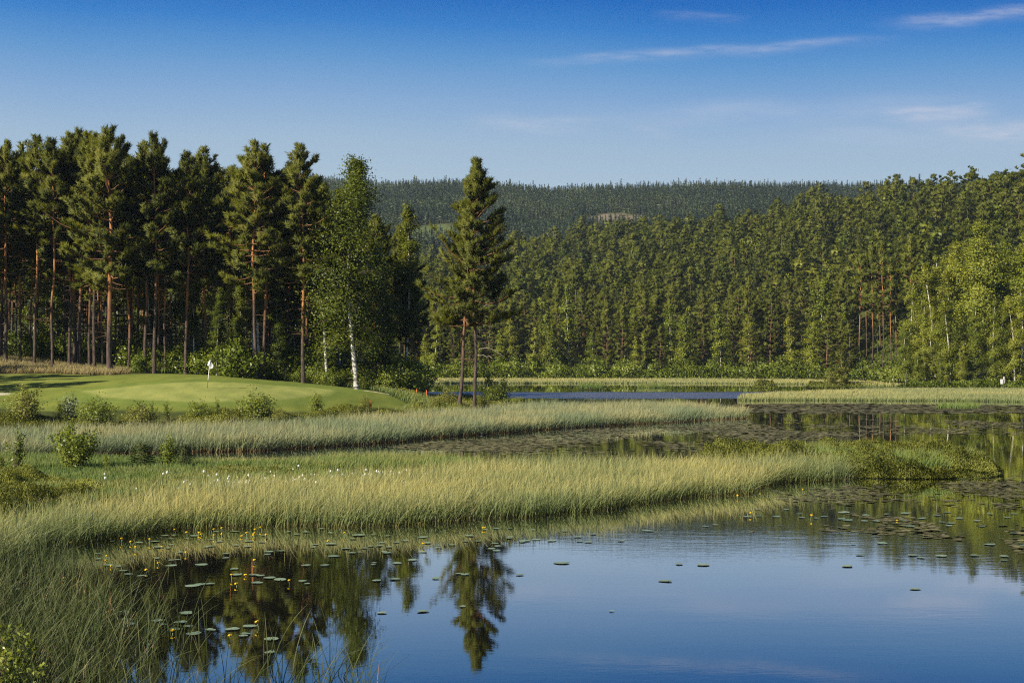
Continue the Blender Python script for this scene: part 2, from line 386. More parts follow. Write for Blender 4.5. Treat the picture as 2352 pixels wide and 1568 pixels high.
def axis(parts):
    out = []
    for a, b, s in parts: out.append(np.arange(a, b, s))
    return np.concatenate(out)
xs = axis([(-2600, -1000, 80), (-1000, -300, 25), (-300, -90, 7), (-90, -60, 2), (-60, 42, 0.5), (42, 120, 2), (120, 300, 6), (300, 900, 20), (900, 2601, 80)])
ys = axis([(-60, 0, 6), (0, 84, 2.0), (84, 136, 0.5), (136, 200, 1.5), (200, 340, 3.0), (340, 700, 9.0), (700, 1400, 18), (1400, 2901, 75)])
GX, GY = np.meshgrid(xs, ys); GZ = hgt(GX, GY)
# mown grass: areas outlined on the slope
def outline(*uv): return np.array([hit(u, v, 85, 140)[:2] for u, v in uv])
GREEN = outline((195, 898), (300, 888), (400, 879), (500, 877), (620, 884), (735, 892), (770, 897), (745, 904), (690, 914), (600, 922), (460, 924), (330, 920), (230, 912))
APRON = outline((150, 905), (240, 884), (420, 872), (560, 874), (700, 880), (800, 892), (855, 897), (815, 908), (740, 926), (650, 932), (430, 937), (200, 928), (120, 915))
FAIRW = np.vstack([outline((-60, 935), (-60, 862), (120, 858), (260, 861)), [(X(360, 125), 125), (X(500, 127), 127), (X(700, 127), 127), (X(830, 126), 126)], outline((900, 908), (985, 926), (930, 937), (700, 944), (400, 948), (100, 944))])
n1 = fnoise(GX, GY, 3.0, 3); n2 = fnoise(GX, GY, 14.0, 9); n3 = fnoise(GX, GY, 0.9, 5)
flat = (GX.ravel(), GY.ravel())
def mask(pg, e, wob=0.5): return sstep(-e, e, sdist(pg, *flat).reshape(GX.shape) + (n1 - 0.5) * wob)
def blend(c, col, m):
    col = np.asarray(col, float); 
    if col.ndim == 1: col = col[None, None, :]
    return c * (1 - m[..., None]) + col * m[..., None]
def two(c0, c1, n): return np.asarray(c0)[None, None] * (1 - n[..., None]) + np.asarray(c1)[None, None] * n[..., None]
col = two((0.020, 0.016, 0.010), (0.035, 0.028, 0.016), n1)                                    # lake bed, peat
landc = two((0.035, 0.05, 0.014), (0.085, 0.095, 0.028), np.clip(n1 * 0.7 + n3 * 0.5, 0, 1))   # rough ground, forest floor
col = blend(col, landc, sstep(-0.2, 0.15, GZ))
tan = two((0.22, 0.17, 0.075), (0.36, 0.29, 0.14), n3)
TAN = outline((-60, 858), (-60, 818), (0, 820), (120, 831), (250, 850), (300, 857), (255, 862), (110, 858))
TAN = np.vstack([TAN[:2], [(X(-60, 150), 150), (X(0, 146), 146), (X(120, 140), 140), (X(280, 131), 131)], TAN[5:]])
col = blend(col, tan, mask(TAN, 1.2, 2.0))
fair = two((0.130, 0.165, 0.030), (0.225, 0.250, 0.055), np.clip(n2 * 0.6 + n1 * 0.6 - 0.1, 0, 1))
col = blend(col, fair, mask(FAIRW, 0.5, 1.0))
col = blend(col, two((0.115, 0.165, 0.030), (0.200, 0.240, 0.055), np.clip(n2 * 0.5 + n1 * 0.5, 0, 1)), mask(APRON, 0.35, 0.5))
stripe = 0.5 + 0.5 * np.sin((GX * 0.8 + GY * 0.6) * 2 * PI / 3.2)
col = blend(col, two((0.220, 0.252, 0.070), (0.320, 0.335, 0.105), np.clip(n2 * 0.7 + n1 * 0.35 + stripe * 0.30 - 0.15, 0, 1)), mask(GREEN, 0.25, 0.3))
bunk = np.array([hit(u, v, 85, 140)[:2] for u, v in ((-60, 902), (10, 902), (18, 905), (8, 908), (-60, 909))])
col = blend(col, (0.55, 0.50, 0.42), mask(bunk, 0.15, 0.0))
UU = U0 + F * GX / np.maximum(GY, 1)
# forest floor, its green darkened to paint in tree shade, and the felled areas on the far slopes
floor = two((0.030, 0.042, 0.012), (0.085, 0.095, 0.026), np.clip(n2, 0, 1))
col = blend(col, floor, sstep(250, 280, GY) * sstep(0.3, 1.0, GZ))
def vrow(x, y, z): return V0 - F * (z - H) / np.maximum(y, 1)
def clearing(u0, v0, ru, rv):
    y = np.arange(640, 1240, 4.0); xx = X(u0, y); zz = hgt(xx, y); i = np.argmin(np.abs(vrow(xx, y, zz) - v0))
    return (float(xx[i]), float(y[i]), ru * y[i] / F, rv)
CLEAR = [clearing(1420, 506, 85, 55) + (0,), clearing(1665, 487, 60, 22) + (0,), clearing(1250, 522, 80, 55) + (1,), clearing(985, 537, 65, 60) + (2,)]
for cx, cy, rx, ry, kind in CLEAR:
    q = np.sqrt(((GX - cx) / rx) ** 2 + ((GY - cy) / ry) ** 2) + (n2 - 0.5) * 0.4
    cc = [two((0.13, 0.110, 0.080), (0.24, 0.195, 0.145), n1), two((0.07, 0.12, 0.035), (0.10, 0.15, 0.05), n1), two((0.075, 0.105, 0.035), (0.13, 0.155, 0.06), n1)][kind]
    col = blend(col, cc, sstep(1.05, 0.9, q))
nx, ny = len(xs), len(ys)
idx = np.arange(nx * ny).reshape(ny, nx)
Q = np.stack([idx[:-1, :-1], idx[:-1, 1:], idx[1:, 1:], idx[1:, :-1]], -1).reshape(-1, 4)
def ground_mat():
    m, t, out = new_mat('ground')
    c = t.attr('zone').outputs['Color']; tc = t.new('ShaderNodeTexCoord').outputs['Object']
    n = t.noise(tc, 9.0, 6, 0.7); nb = t.noise(t.mapping(tc, (0.8, 0.30, 1)), 1.0, 5, 0.62)
    c = t.mix(1.0, c, t.ramp(n, [(0.25, (0.72, 0.72, 0.72)), (0.75, (1.25, 1.25, 1.2))]), 'MULTIPLY')
    c = t.mix(1.0, c, t.ramp(nb, [(0.3, (0.76, 0.82, 0.74)), (0.7, (1.18, 1.14, 1.08))]), 'MULTIPLY')
    b = bsdf(t, c, 0.9, 0.12)
    bp = t.new('ShaderNodeBump'); bp.inputs['Strength'].default_value = 0.5; bp.inputs['Distance'].default_value = 0.06
    t.l.new(n, bp.inputs['Height']); t.l.new(bp.outputs[0], b.inputs['Normal']); t.l.new(b.outputs[0], out.inputs[0]); return m
gcol = np.concatenate([col.reshape(-1, 3), np.ones((nx * ny, 1))], 1)
gme = mesh_data('ground', np.stack([GX, GY, GZ], -1).reshape(-1, 3), Q, ground_mat(), {'zone': gcol}, smooth=True)
tag(link('ground', gme), kind='structure')

# ------------------------------------------------------------------ water
def water_mat():
    m, t, out = new_mat('lake_water')
    g = t.new('ShaderNodeNewGeometry').outputs['Position']
    s = t.new('ShaderNodeSeparateXYZ'); t.l.new(g, s.inputs[0]); px, py, _ = s.outputs
    warp = t.math('MULTIPLY', t.math('SUBTRACT', t.noise(g, 0.05, 2), 0.5), 14.0)
    pw = t.math('ADD', py, warp)
    # a breeze roughens one band of open water beyond the point, and a lane past the reeds nearer by
    band = t.math('MULTIPLY', t.math('MULTIPLY', t.maprange(pw, 168, 173, 0, 1, True), t.maprange(pw, 203, 196, 0, 1, True)), t.maprange(px, 50, 24, 0, 1, True))
    near = t.math('MULTIPLY', t.math('MULTIPLY', t.maprange(pw, 30.5, 35, 0, 1, True), t.maprange(pw, 44, 38, 0, 1, True)), t.maprange(px, 0.5, 3.5, 0, 1, True))
    patch = t.maprange(t.noise(t.mapping(g, (0.10, 0.22, 1)), 1.0, 3), 0.42, 0.62, 0.35, 1.0)
    w1 = t.noise(t.mapping(g, (1.6, 3.6, 1)), 1.0, 4, 0.55); w2 = t.noise(t.mapping(g, (5.0, 13.0, 1)), 1.0, 3, 0.5)
    w0 = t.noise(t.mapping(g, (0.35, 0.8, 1)), 1.0, 2)
    h = t.math('ADD', t.math('MULTIPLY', w1, 0.0030), t.math('MULTIPLY', w2, 0.0012))
    h = t.math('ADD', h, t.math('MULTIPLY', w0, 0.004))
    amp = t.math('ADD', t.math('MULTIPLY', patch, 0.22), t.math('ADD', t.math('MULTIPLY', band, 70.0), t.math('MULTIPLY', near, 0.38)))
    bp = t.new('ShaderNodeBump'); bp.inputs['Strength'].default_value = 1.0; bp.inputs['Distance'].default_value = 1.0
    t.l.new(t.math('MULTIPLY', h, amp), bp.inputs['Height'])
    deep = t.new('ShaderNodeBsdfDiffuse'); deep.inputs[0].default_value = (0.0085, 0.0075, 0.004, 1)
    gl = t.new('ShaderNodeBsdfGlossy'); gl.inputs[0].default_value = (0.96, 0.97, 1, 1); t.l.new(t.math('MULTIPLY', band, 0.38), gl.inputs[1])
    t.l.new(bp.outputs[0], gl.inputs['Normal'])
    fr = t.new('ShaderNodeFresnel'); fr.inputs[0].default_value = 1.33; t.l.new(bp.outputs[0], fr.inputs['Normal'])
    mx = t.new('ShaderNodeMixShader'); t.l.new(t.math('MULTIPLY', fr.outputs[0], 1.75, clamp=True), mx.inputs[0]); t.l.new(deep.outputs[0], mx.inputs[1]); t.l.new(gl.outputs[0], mx.inputs[2])
    t.l.new(mx.outputs[0], out.inputs[0]); return m
wv = np.array([(-1500, 2, 0), (1500, 2, 0), (1500, 420, 0), (-1500, 420, 0)], float)
tag(link('water', mesh_data('water', wv, np.array([[0, 1, 2, 3]]), water_mat())), kind='structure')

# ------------------------------------------------------------------ tree makers
def pine_arrays(seed, Ht=20.0, base=0.5, R=2.6, whorl=0.55, per=4, twigs=6, shoots=3, nb=16, bl=0.33, bw=0.064, form='round', r0=0.17, dead=10, sides=8, limb=True, asym=None, soft=1.0, bk=1.0):
    rng = np.random.default_rng(seed)
    tr, cr = Acc(), Acc()
    ph = rng.random(4) * 6.28
    def axis_xy(z): return np.stack([0.10 * np.sin(z * 0.35 + ph[0]) + 0.05 * np.sin(z * 0.9 + ph[1]), 0.10 * np.sin(z * 0.31 + ph[2])], -1) * np.clip(z / 5, 0, 1)[..., None]
    zz = np.linspace(-0.4, Ht * 0.985, 16); rr = r0 * (1 - 0.80 * np.clip(zz / Ht, 0, 1)) ** 0.9; rr[0] *= 1.5; rr[1] *= 1.05; rr = np.maximum(rr, 0.02)
    tube(tr, np.column_stack([axis_xy(zz), zz]), rr, sides, 0.5, np.clip(zz / Ht, 0, 1) * bk)
    zb = Ht * base
    SB, SD, SL, ST = [], [], [], []
    z = zb
    lean = rng.random() * 6.28
    while z < Ht - 0.15:
        t = (z - zb) / (Ht - zb)
        if form == 'round': env = (0.55 + 0.45 * math.sin(min(1, t * 1.9) * PI / 2)) * (1 - max(0, t - 0.30) / 0.70 * 0.80)
        elif form == 'cone': env = (1 - t) ** 0.8 * (0.6 + 0.4 * min(1, t * 4)) + 0.08
        elif form == 'dome': env = (1 - t ** 2.2) ** 0.6 * (0.62 + 0.38 * min(1, t * 3.5)) + 0.05
        elif form == 'lone': env = float(np.interp(t, [0, .06, .24, .43, .61, .76, .88, .96, 1], [.7, 1.0, .78, .68, .53, .47, .28, .16, .08]))
        else: env = (0.7 + 0.3 * min(1, t * 3)) * (1 - t) ** 0.5 + 0.06       # broad
        n = max(2, int(round(per * (1 if t < 0.85 else 0.8) * rng.uniform(0.7, 1.25))))
        a0 = rng.random() * 6.28
        for k in range(n):
            az = a0 + k * 6.28 / n + rng.normal() * 0.35
            L = R * env * (rng.uniform(0.32, 1.3) if form != 'lone' else rng.uniform(0.45, 1.2)) * min(1.0, (1 - t) * 4.5 + 0.22)
            if asym: L *= 1 + asym[1] * math.cos(az - asym[0])
            if rng.random() < 0.08 and t < 0.7: L *= 1.3
            L = max(L, 0.25)
            elv = (-0.15 + 1.25 * t ** 1.4) + rng.normal() * 0.12
            s = np.linspace(0, 1, 5); drop = -0.18 * (1 - t)
            rad = L * s * math.cos(elv); up = L * (math.sin(elv) * s + drop * s * (1 - s) * 2 + 0.22 * s * s * (1 - t))
            bx, by = axis_xy(np.array([z]))[0]
            pts = np.column_stack([bx + rad * math.cos(az), by + rad * math.sin(az), z + up])
            pts[1:4] += rng.normal(size=(3, 3)) * 0.05 * L * 0.4
            if limb: tube(tr, pts, np.linspace(0.045 * (0.4 + 0.35 * L), 0.012, 5), 4, 0.9, np.full(5, 0.5 + 0.3 * t), cap=False)
            bd = unit(np.gradient(pts, axis=0))
            m = max(2, int(round(twigs * (0.5 + 0.5 * min(1, L / 1.6)))))
            tint_b = rng.normal() * 0.17
            for q in range(m):
                sp = 1.0 if q == 0 else rng.uniform(0.42 - 0.2 * t, 1.0) ** 0.8
                i = min(3, int(sp * 4)); f = sp * 4 - i
                p0 = pts[i] * (1 - f) + pts[min(4, i + 1)] * f
                d0 = bd[min(4, i)]
                sd = rng.choice([-1, 1]) * rng.uniform(0.5, 1.25)
                tz = np.array([d0[0] * math.cos(sd) - d0[1] * math.sin(sd), d0[0] * math.sin(sd) + d0[1] * math.cos(sd), d0[2] + rng.uniform(-0.05, 0.30)])
                tl = (0 if q == 0 else rng.uniform(0.2, 0.55) * (0.3 + 0.28 * L))
                for h in range(shoots if t < 0.8 or q else 1):
                    if t > 0.82 and rng.random() < (0.35 if form in ('dome', 'lone') else 0.55): continue
                    fr = (h + 1) / shoots
                    SB.append(p0 + unit(tz) * tl * fr + rng.normal(size=3) * 0.06)
                    SD.append(unit(tz * 0.55 + d0 * 0.45 + np.array([0, 0, 0.55 + 0.5 * t]) + rng.normal(size=3) * 0.25)); SL.append(rng.uniform(0.18, 0.42) * (1 + 0.6 * t * t)); ST.append(0.45 + tint_b + rng.normal() * 0.13 + 0.10 * (t - 0.5))
        z += whorl * rng.uniform(0.75, 1.3) * (1 if t < 0.8 else 0.75 if form in ('dome', 'lone') else 1.1)
    for k in range(4 if form != 'dome' else 1):                              # leader and its candles
        SB.append(np.array([*axis_xy(np.array([Ht]))[0], Ht - 1.35 + 0.25 * k])); SD.append(unit(np.array([rng.normal() * 0.12, rng.normal() * 0.12, 1.0]))); SL.append(0.5); ST.append(0.6)
    if form not in ('dome',):
        for k in range(9):                          # upright young shoots round the top
            r_ = rng.uniform(0.2, 0.30 * R); az = rng.random() * 6.28; zt = Ht - 0.9 - 1.5 * r_ * rng.uniform(0.7, 1.3)
            for h in range(2):
                SB.append(np.array([*axis_xy(np.array([Ht]))[0], zt + 0.35 * h]) + np.array([r_ * math.cos(az), r_ * math.sin(az), 0])); SD.append(unit(np.array([0.25 * math.cos(az), 0.25 * math.sin(az), 1.0]))); SL.append(0.5); ST.append(0.62)
    SB, SD, SL, ST = np.array(SB), np.array(SD), np.array(SL), np.array(ST)
    n = len(SB) * nb; ix = np.repeat(np.arange(len(SB)), nb); tt = rng.random(n)
    pr = unit(np.cross(SD[ix], unit(rng.normal(size=(n, 3)))))
    ang = rng.uniform(0.35, 1.15, n)[:, None]
    d = SD[ix] * np.cos(ang) + pr * np.sin(ang)
    ow = SB.copy(); ow[:, :2] -= axis_xy(SB[:, 2]); ow[:, 2] = 0; ow = unit(ow)
    nn = unit(0.62 * np.array([0, 0, 1.0]) + 0.75 * ow[ix] + soft * (0.40 * d + 0.22 * rng.normal(size=(n, 3))))
    spikes(cr, SB[ix] + SD[ix] * (SL[ix] * tt)[:, None], d, bl * rng.uniform(0.7, 1.3, n), bw, rng, np.clip(ST[ix] + rng.normal(size=n) * 0.07, 0, 1), 0.5, nn)
    for k in range(dead):                           # bare snags below the crown
        z = zb * rng.uniform(0.35, 1.05); az = rng.random() * 6.28; L = rng.uniform(0.3, 1.5)
        s = np.linspace(0, 1, 4); bx, by = axis_xy(np.array([z]))[0]
        pts = np.column_stack([bx + L * s * math.cos(az), by + L * s * math.sin(az), z + L * (0.15 * s - 0.25 * s * s) * rng.choice([-1, 1]) + rng.normal(size=4) * 0.03])
        tube(tr, pts, np.linspace(0.028, 0.008, 4), 4, 0.9, np.full(4, 0.3), cap=False)
    return tr, cr
def spruce_arrays(seed, Ht=18.0, R=2.2, base=0.06, whorl=0.5, per=6, nb=9, bl=0.42, bw=0.14, r0=0.15):
    rng = np.random.default_rng(seed); tr, cr = Acc(), Acc()
    zz = np.linspace(-0.4, Ht * 0.98, 8); tube(tr, np.column_stack([zz * 0, zz * 0, zz]), np.maximum(r0 * (1 - zz / Ht), 0.015), 6, 0.5, np.clip(zz / Ht, 0, 1) * 0.3)
    z = Ht * base
    while z < Ht - 0.1:
        t = (z / Ht - base) / (1 - base); Lm = R * (1 - t) ** 0.85 + 0.12; n = max(3, int(per * rng.uniform(0.8, 1.2))); a0 = rng.random() * 6.28
        for k in range(n):
            az = a0 + k * 6.28 / n + rng.normal() * 0.2; L = Lm * rng.uniform(0.6, 1.12); m = max(3, int(nb * (0.4 + L)))
            s = rng.random(m) ** 0.7; dz = -0.30 * (1 - t) * L * s + 0.16 * L * s * s + t * 0.5 * L * s
            ca, sa = math.cos(az), math.sin(az); lat = rng.normal(size=m) * 0.16 * L * (0.3 + s * 0.7)
            B = np.column_stack([L * s * ca - lat * sa, L * s * sa + lat * ca, z + dz])
            d = unit(np.column_stack([np.full(m, ca) - np.sign(lat) * sa * 0.7, np.full(m, sa) + np.sign(lat) * ca * 0.7, rng.normal(size=m) * 0.3 - 0.25 + 0.8 * t]))
            spikes(cr, B, d, bl * rng.uniform(0.6, 1.2, m) * (0.6 + 0.5 * (1 - t)), bw, rng, np.clip(0.45 + rng.normal(size=m) * 0.18, 0, 1), 0.5, unit(np.column_stack([np.full(m, ca), np.full(m, sa), np.full(m, 0.55)]) + rng.normal(size=(m, 3)) * 0.3))
        z += whorl * rng.uniform(0.8, 1.2)
    spikes(cr, np.repeat([[0, 0, Ht - 0.6]], 8, 0), unit(rng.normal(size=(8, 3)) * 0.25 + np.array([0, 0, 1])), np.full(8, 0.7), bw * 0.7, rng, 0.5, 0.5, np.repeat([[0, 0, 1.0]], 8, 0))
    return tr, cr
def birch_arrays(seed, Ht=18.0, base=0.22, R=2.6, nbr=70, nl=170, ls=0.16, r0=0.12, droop=0.5, topf=1.0, sides=7, bend=0.25, stems=1):
    rng = np.random.default_rng(seed); tr, cr = Acc(), Acc()
    for st in range(stems):
        ph = rng.random(3) * 6.28; off = np.array([0, 0]) if st == 0 else rng.normal(size=2) * 0.35
        hs = Ht * (1 if st == 0 else rng.uniform(0.7, 0.95)); ln = rng.normal(size=2) * (0.015 if st == 0 else 0.04)
        ax = lambda z: np.stack([off[0] + ln[0] * z + bend * np.sin(z * 0.22 + ph[0]) - bend * math.sin(ph[0]), off[1] + ln[1] * z + bend * np.sin(z * 0.25 + ph[1]) - bend * math.sin(ph[1])], -1)
        zz = np.linspace(-0.3, hs * 0.97, 14); rr = np.maximum(r0 * (1 - 0.9 * np.clip(zz / hs, 0, 1)), 0.012); rr[0] *= 1.3
        tube(tr, np.column_stack([ax(zz), zz]), rr, sides, 0.3, np.clip(zz / hs, 0, 1))
        for k in range(nbr // stems):
            t = rng.random() ** 0.9; z = hs * (base + (0.985 - base) * t)
            env = (0.45 + 0.55 * math.sin(min(1.0, 0.12 + t * 1.35) * PI * 0.62)) * (1 - t ** 3 * 0.75) * (topf if t > 0.8 else 1)
            L = R * env * rng.uniform(0.45, 1.1); az = rng.random() * 6.28; elv = 0.35 + 0.55 * t + rng.normal() * 0.15
            s = np.linspace(0, 1, 5); bx, by = ax(np.array([z]))[0]
            rad = L * s * math.cos(elv); up = L * (math.sin(elv) * s - droop * s * s * (1 - 0.6 * t))
            pts = np.column_stack([bx + rad * math.cos(az), by + rad * math.sin(az), z + up])
            tube(tr, pts, np.linspace(0.014 + 0.010 * L, 0.006, 5), 4, 0.95, np.full(5, 0.7), cap=False)
            m = int(nl * (0.35 + 0.65 * L / R)); q = rng.random(m) ** 0.65 * 4; i = np.minimum(3, q.astype(int)); f = (q - i)[:, None]
            c = pts[i] * (1 - f) + pts[i + 1] * f
            sp = 0.10 + 0.16 * L * (0.4 + 0.6 * q / 4)
            c = c + rng.normal(size=(m, 3)) * sp[:, None] * np.array([1, 1, 0.8]) + np.array([0, 0, -1]) * (rng.random(m) ** 2 * droop * 0.9 * (0.3 + q / 4))[:, None]
            ctr = np.array([bx, by, z - 0.25 * L]); nn = unit(unit(c - ctr) * 0.8 + np.array([0, 0, 0.35]) + rng.normal(size=(m, 3)) * 0.38)
            leaves(cr, c, ls * rng.uniform(0.7, 1.3, m), rng, np.clip(0.45 + rng.normal() * 0.13 + rng.normal(size=m) * 0.16 + 0.08 * (t - 0.5), 0, 1), flat=0.5, nrm=nn)
    return tr, cr
def shrub_arrays(seed, Ht=1.6, R=0.8, stems=9, nl=120, ls=0.10, spread=0.5, col=0.5, conic=0.0, upright=0.6, vase=False):
    rng = np.random.default_rng(seed); tr, cr = Acc(), Acc()
    for k in range(stems):
        az = rng.random() * 6.28; out = rng.random() ** 0.7
        hh = Ht * (1 - (0.55 if not vase else 0.25) * out * rng.random()) * rng.uniform(0.7, 1.0) if k else Ht
        if k == 0: out = 0.1
        s = np.linspace(0, 1, 5); rd = R * out * (s ** (0.8 if not vase else 1.3))
        pts = np.column_stack([rd * math.cos(az), rd * math.sin(az), hh * s * (1 - 0.15 * out * s)]); pts[1:] += rng.normal(size=(4, 3)) * 0.035 * Ht; pts[0] = (0.06 * R * math.cos(az), 0.06 * R * math.sin(az), -0.1)
        tube(tr, pts, np.linspace(0.011 * Ht ** 0.5, 0.003, 5), 4, 0.9, np.full(5, 0.5), cap=False)
        m = nl; q = (0.12 + 0.88 * rng.random(m) ** 0.8) * 4; i = np.minimum(3, q.astype(int)); f = (q - i)[:, None]
        c = pts[i] * (1 - f) + pts[i + 1] * f
        wid = spread * R * (1.1 - conic * q / 4) * (1.0 - 0.75 * (q / 4) ** 2)
        c = c + rng.normal(size=(m, 3)) * (0.06 + wid[:, None] * 0.55) * np.array([1, 1, upright])
        c[:, 2] = np.maximum(c[:, 2], 0.02)
        leaves(cr, c, ls * rng.uniform(0.6, 1.3, m), rng, np.clip(col + rng.normal(size=m) * 0.2 + 0.12 * (q / 4 - 0.5), 0, 1), flat=0.3, asp=0.55, nrm=unit(unit(c - np.array([0, 0, Ht * 0.35])) * 0.7 + np.array([0, 0, 0.3]) + rng.normal(size=(m, 3)) * 0.55))
    return tr, cr
def make_tree(name, arrs, bark, leaf, parts=('trunk', 'crown')):
    tr, cr = arrs
    r = empty(name)
    link(parts[0], tr.mesh(parts[0], M[bark], True), r); link(parts[1], cr.mesh(parts[1], M[leaf]), r)
    return r
class Kind:
    """one prototype, first used itself and copied afterwards"""
    def __init__(s, name, arrs, bark, leaf, Ht, parts=('trunk', 'crown')): s.r = make_tree(name, arrs, bark, leaf, parts); s.used = False; s.H = Ht
    def put(s, x, y, h=None, label=None, cat=None, group=None, z=None, rot=None, lean=(0, 0), wide=1.0):
        o = copy_tree(s.r) if s.used else s.r
        s.used = True
        k = 1.0 if h is None else h / s.H
        o.location = (x, y, hz1(x, y) - 0.05 if z is None else z)
        o.scale = (k * wide, k * wide, k)
        o.rotation_euler = (lean[0], lean[1], random.uniform(0, 6.28) if rot is None else rot)
        tag(o, label, cat, group)
        return o
random.seed(11)

# ------------------------------------------------------------------ the pine stand behind the golf green
def top_h(u, D, vt, z): return H + (V0 - vt) * D / F - z
near_pines = [Kind('pine_tree', pine_arrays(100 + i, 20, b, R, form=fm, per=pr, twigs=tw, dead=dd, r0=r0), 'pine_bark', 'pine_needle', 20.0)
              for i, (b, R, fm, pr, tw, dd, r0) in enumerate([(0.42, 3.4, 'round', 4, 11, 12, 0.17), (0.46, 3.0, 'cone', 4, 11, 14, 0.14), (0.52, 2.5, 'round', 4, 9, 16, 0.13),
                                                             (0.38, 3.3, 'cone', 5, 11, 10, 0.16), (0.45, 2.9, 'broad', 4, 11, 12, 0.15), (0.56, 2.2, 'cone', 4, 8, 18, 0.11)])]
big_pine = Kind('pine_tree', pine_arrays(131, 20, 0.36, 4.2, form='round', per=5, twigs=13, dead=8, r0=0.235, whorl=0.62), 'pine_bark', 'pine_needle', 20.0)
GP = 'pines of the stand behind the golf green'
FRONT = [  # column, distance, row of the top, prototype, sideways scale, label
    (13, 127, 332, 0, 1.0, 'pine with orange trunk standing nearest the left edge of the picture'),
    (3, 133, 345, 3, 1.0, 'thin pine half hidden behind the leftmost orange pine trunk'),
    (35, 136, 372, 5, 1.0, 'slender dark pine just right of the leftmost orange trunk'),
    (46, 130, 362, 2, 1.0, 'short pine in the gap right of the leftmost pair of trunks'),
    (70, 134, 390, 2, 1.0, 'dark slim pine close beside the tall sparse pine'),
    (79, 126, 321, 5, 1.25, 'tall sparse pine with thin pointed top and long bare orange trunk'),
    (88, 136, 400, 5, 1.0, 'dark trunk touching the tall sparse pine on its right'),
    (121, 125, 327, 5, 1.2, 'lone standing pine with bare trunk where tan grass slopes down'),
    (160, 128, 318, 1, 1.1, 'bright orange trunk at the left of a tight cluster of four pines'),
    (170, 130, 312, 3, 1.0, 'second pine trunk in the tight cluster of four'),
    (175, 134, 330, 2, 1.0, 'thin dark pine squeezed inside the tight cluster of four'),
    (183, 129, 306, 0, 0.9, 'rightmost orange trunk of the tight cluster of four pines'),
    (206, 127, 318, 1, 1.0, 'grey trunked pine left of the pair beside the tallest pine'),
    (217, 126, 310, 3, 0.95, 'orange trunked pine directly left of the tallest pine'),
    (225, 134, 345, 5, 1.0, 'thin pine behind the orange pine beside the tallest tree'),
    (235, 130, 340, 2, 1.0, 'narrow orange trunk squeezed against the tallest pine'),
    (263, 134, 400, 2, 1.0, 'dark trunk peeping out behind the tallest pine'),
    (286, 138, 420, 5, 1.0, 'first thin dark trunk right of the tallest pine'),
    (296, 129, 395, 2, 1.1, 'second thin dark trunk right of the tallest pine'),
    (305, 134, 405, 5, 1.0, 'third thin trunk right of the tallest pine'),
    (333, 127, 338, 1, 1.1, 'orange upper trunk pine left of the twin trunks behind the green'),
    (355, 126, 316, 0, 0.95, 'pale topped tall pine with leggy limbs and ragged crown'),
    (362, 132, 372, 5, 1.0, 'pine with grey bare snags close to the ragged crowned pine'),
    (380, 128, 385, 2, 1.0, 'straight grey pine trunk at the crest above the green'),
    (391, 137, 410, 5, 1.0, 'very thin dark pine right of the grey trunk at the crest'),
    (427, 127, 353, 3, 1.0, 'pine with thick dark shaded base left of the white birch pair'),
    (433, 134, 395, 2, 1.0, 'thin trunk standing against the thick dark pine'),
    (471, 131, 350, 4, 1.0, 'pine with forked bushy top directly above the golf flag'),
    (530, 138, 392, 4, 1.0, 'low crowned pine behind the bright saplings right of the flag'),
    (587, 125, 328, 3, 1.05, 'dark trunked pine with many upright candles, left of a pair'),
    (607, 127, 345, 1, 1.15, 'dark trunked pine, right one of the pair beside a white birch'),
    (660, 140, 400, 4, 1.0, 'pine deep in shade between the dark pair and the single trunk'),
    (697, 126, 344, 4, 1.1, 'isolated pine with straight dark trunk where the green slopes away'),
    (936, 138, 560, 4, 0.9, 'dark pine at the right end of the stand by the water'),
    (918, 140, 520, 3, 0.9, 'shaded pine just left of the last pine by the water'),
]
x, y = X(252, 124), 124
big_pine.put(x, y, top_h(262, 124, 303, hz1(x, y)), 'tallest and thickest pine with broad crown at the edge of the green', 'pine tree', GP, rot=0.4)
for u, D, vt, k, wd, lab in FRONT:
    x, y = X(u, D), D
    z = hz1(x, y)
    near_pines[k].put(x, y, top_h(u, D, vt, z), lab, 'pine tree', GP, wide=wd, lean=(random.uniform(-0.012, 0.012), random.uniform(-0.012, 0.012)))
# pines just outside the frame on the left: their shadows fall over the mown slope
for u, D, h, k in ((-640, 101, 19, 0), (-560, 97, 17, 3), (-760, 104, 20, 3), (-420, 118, 20, 0), (-300, 125, 21, 4), (-170, 124, 20, 0), (-90, 122, 21, 1), (-520, 127, 21, 3), (-50, 131, 21, 3)):
    x, y = X(u, D), D
    near_pines[k].put(x, y, h, 'pine of the stand just outside the left edge of the picture', 'pine tree', GP)
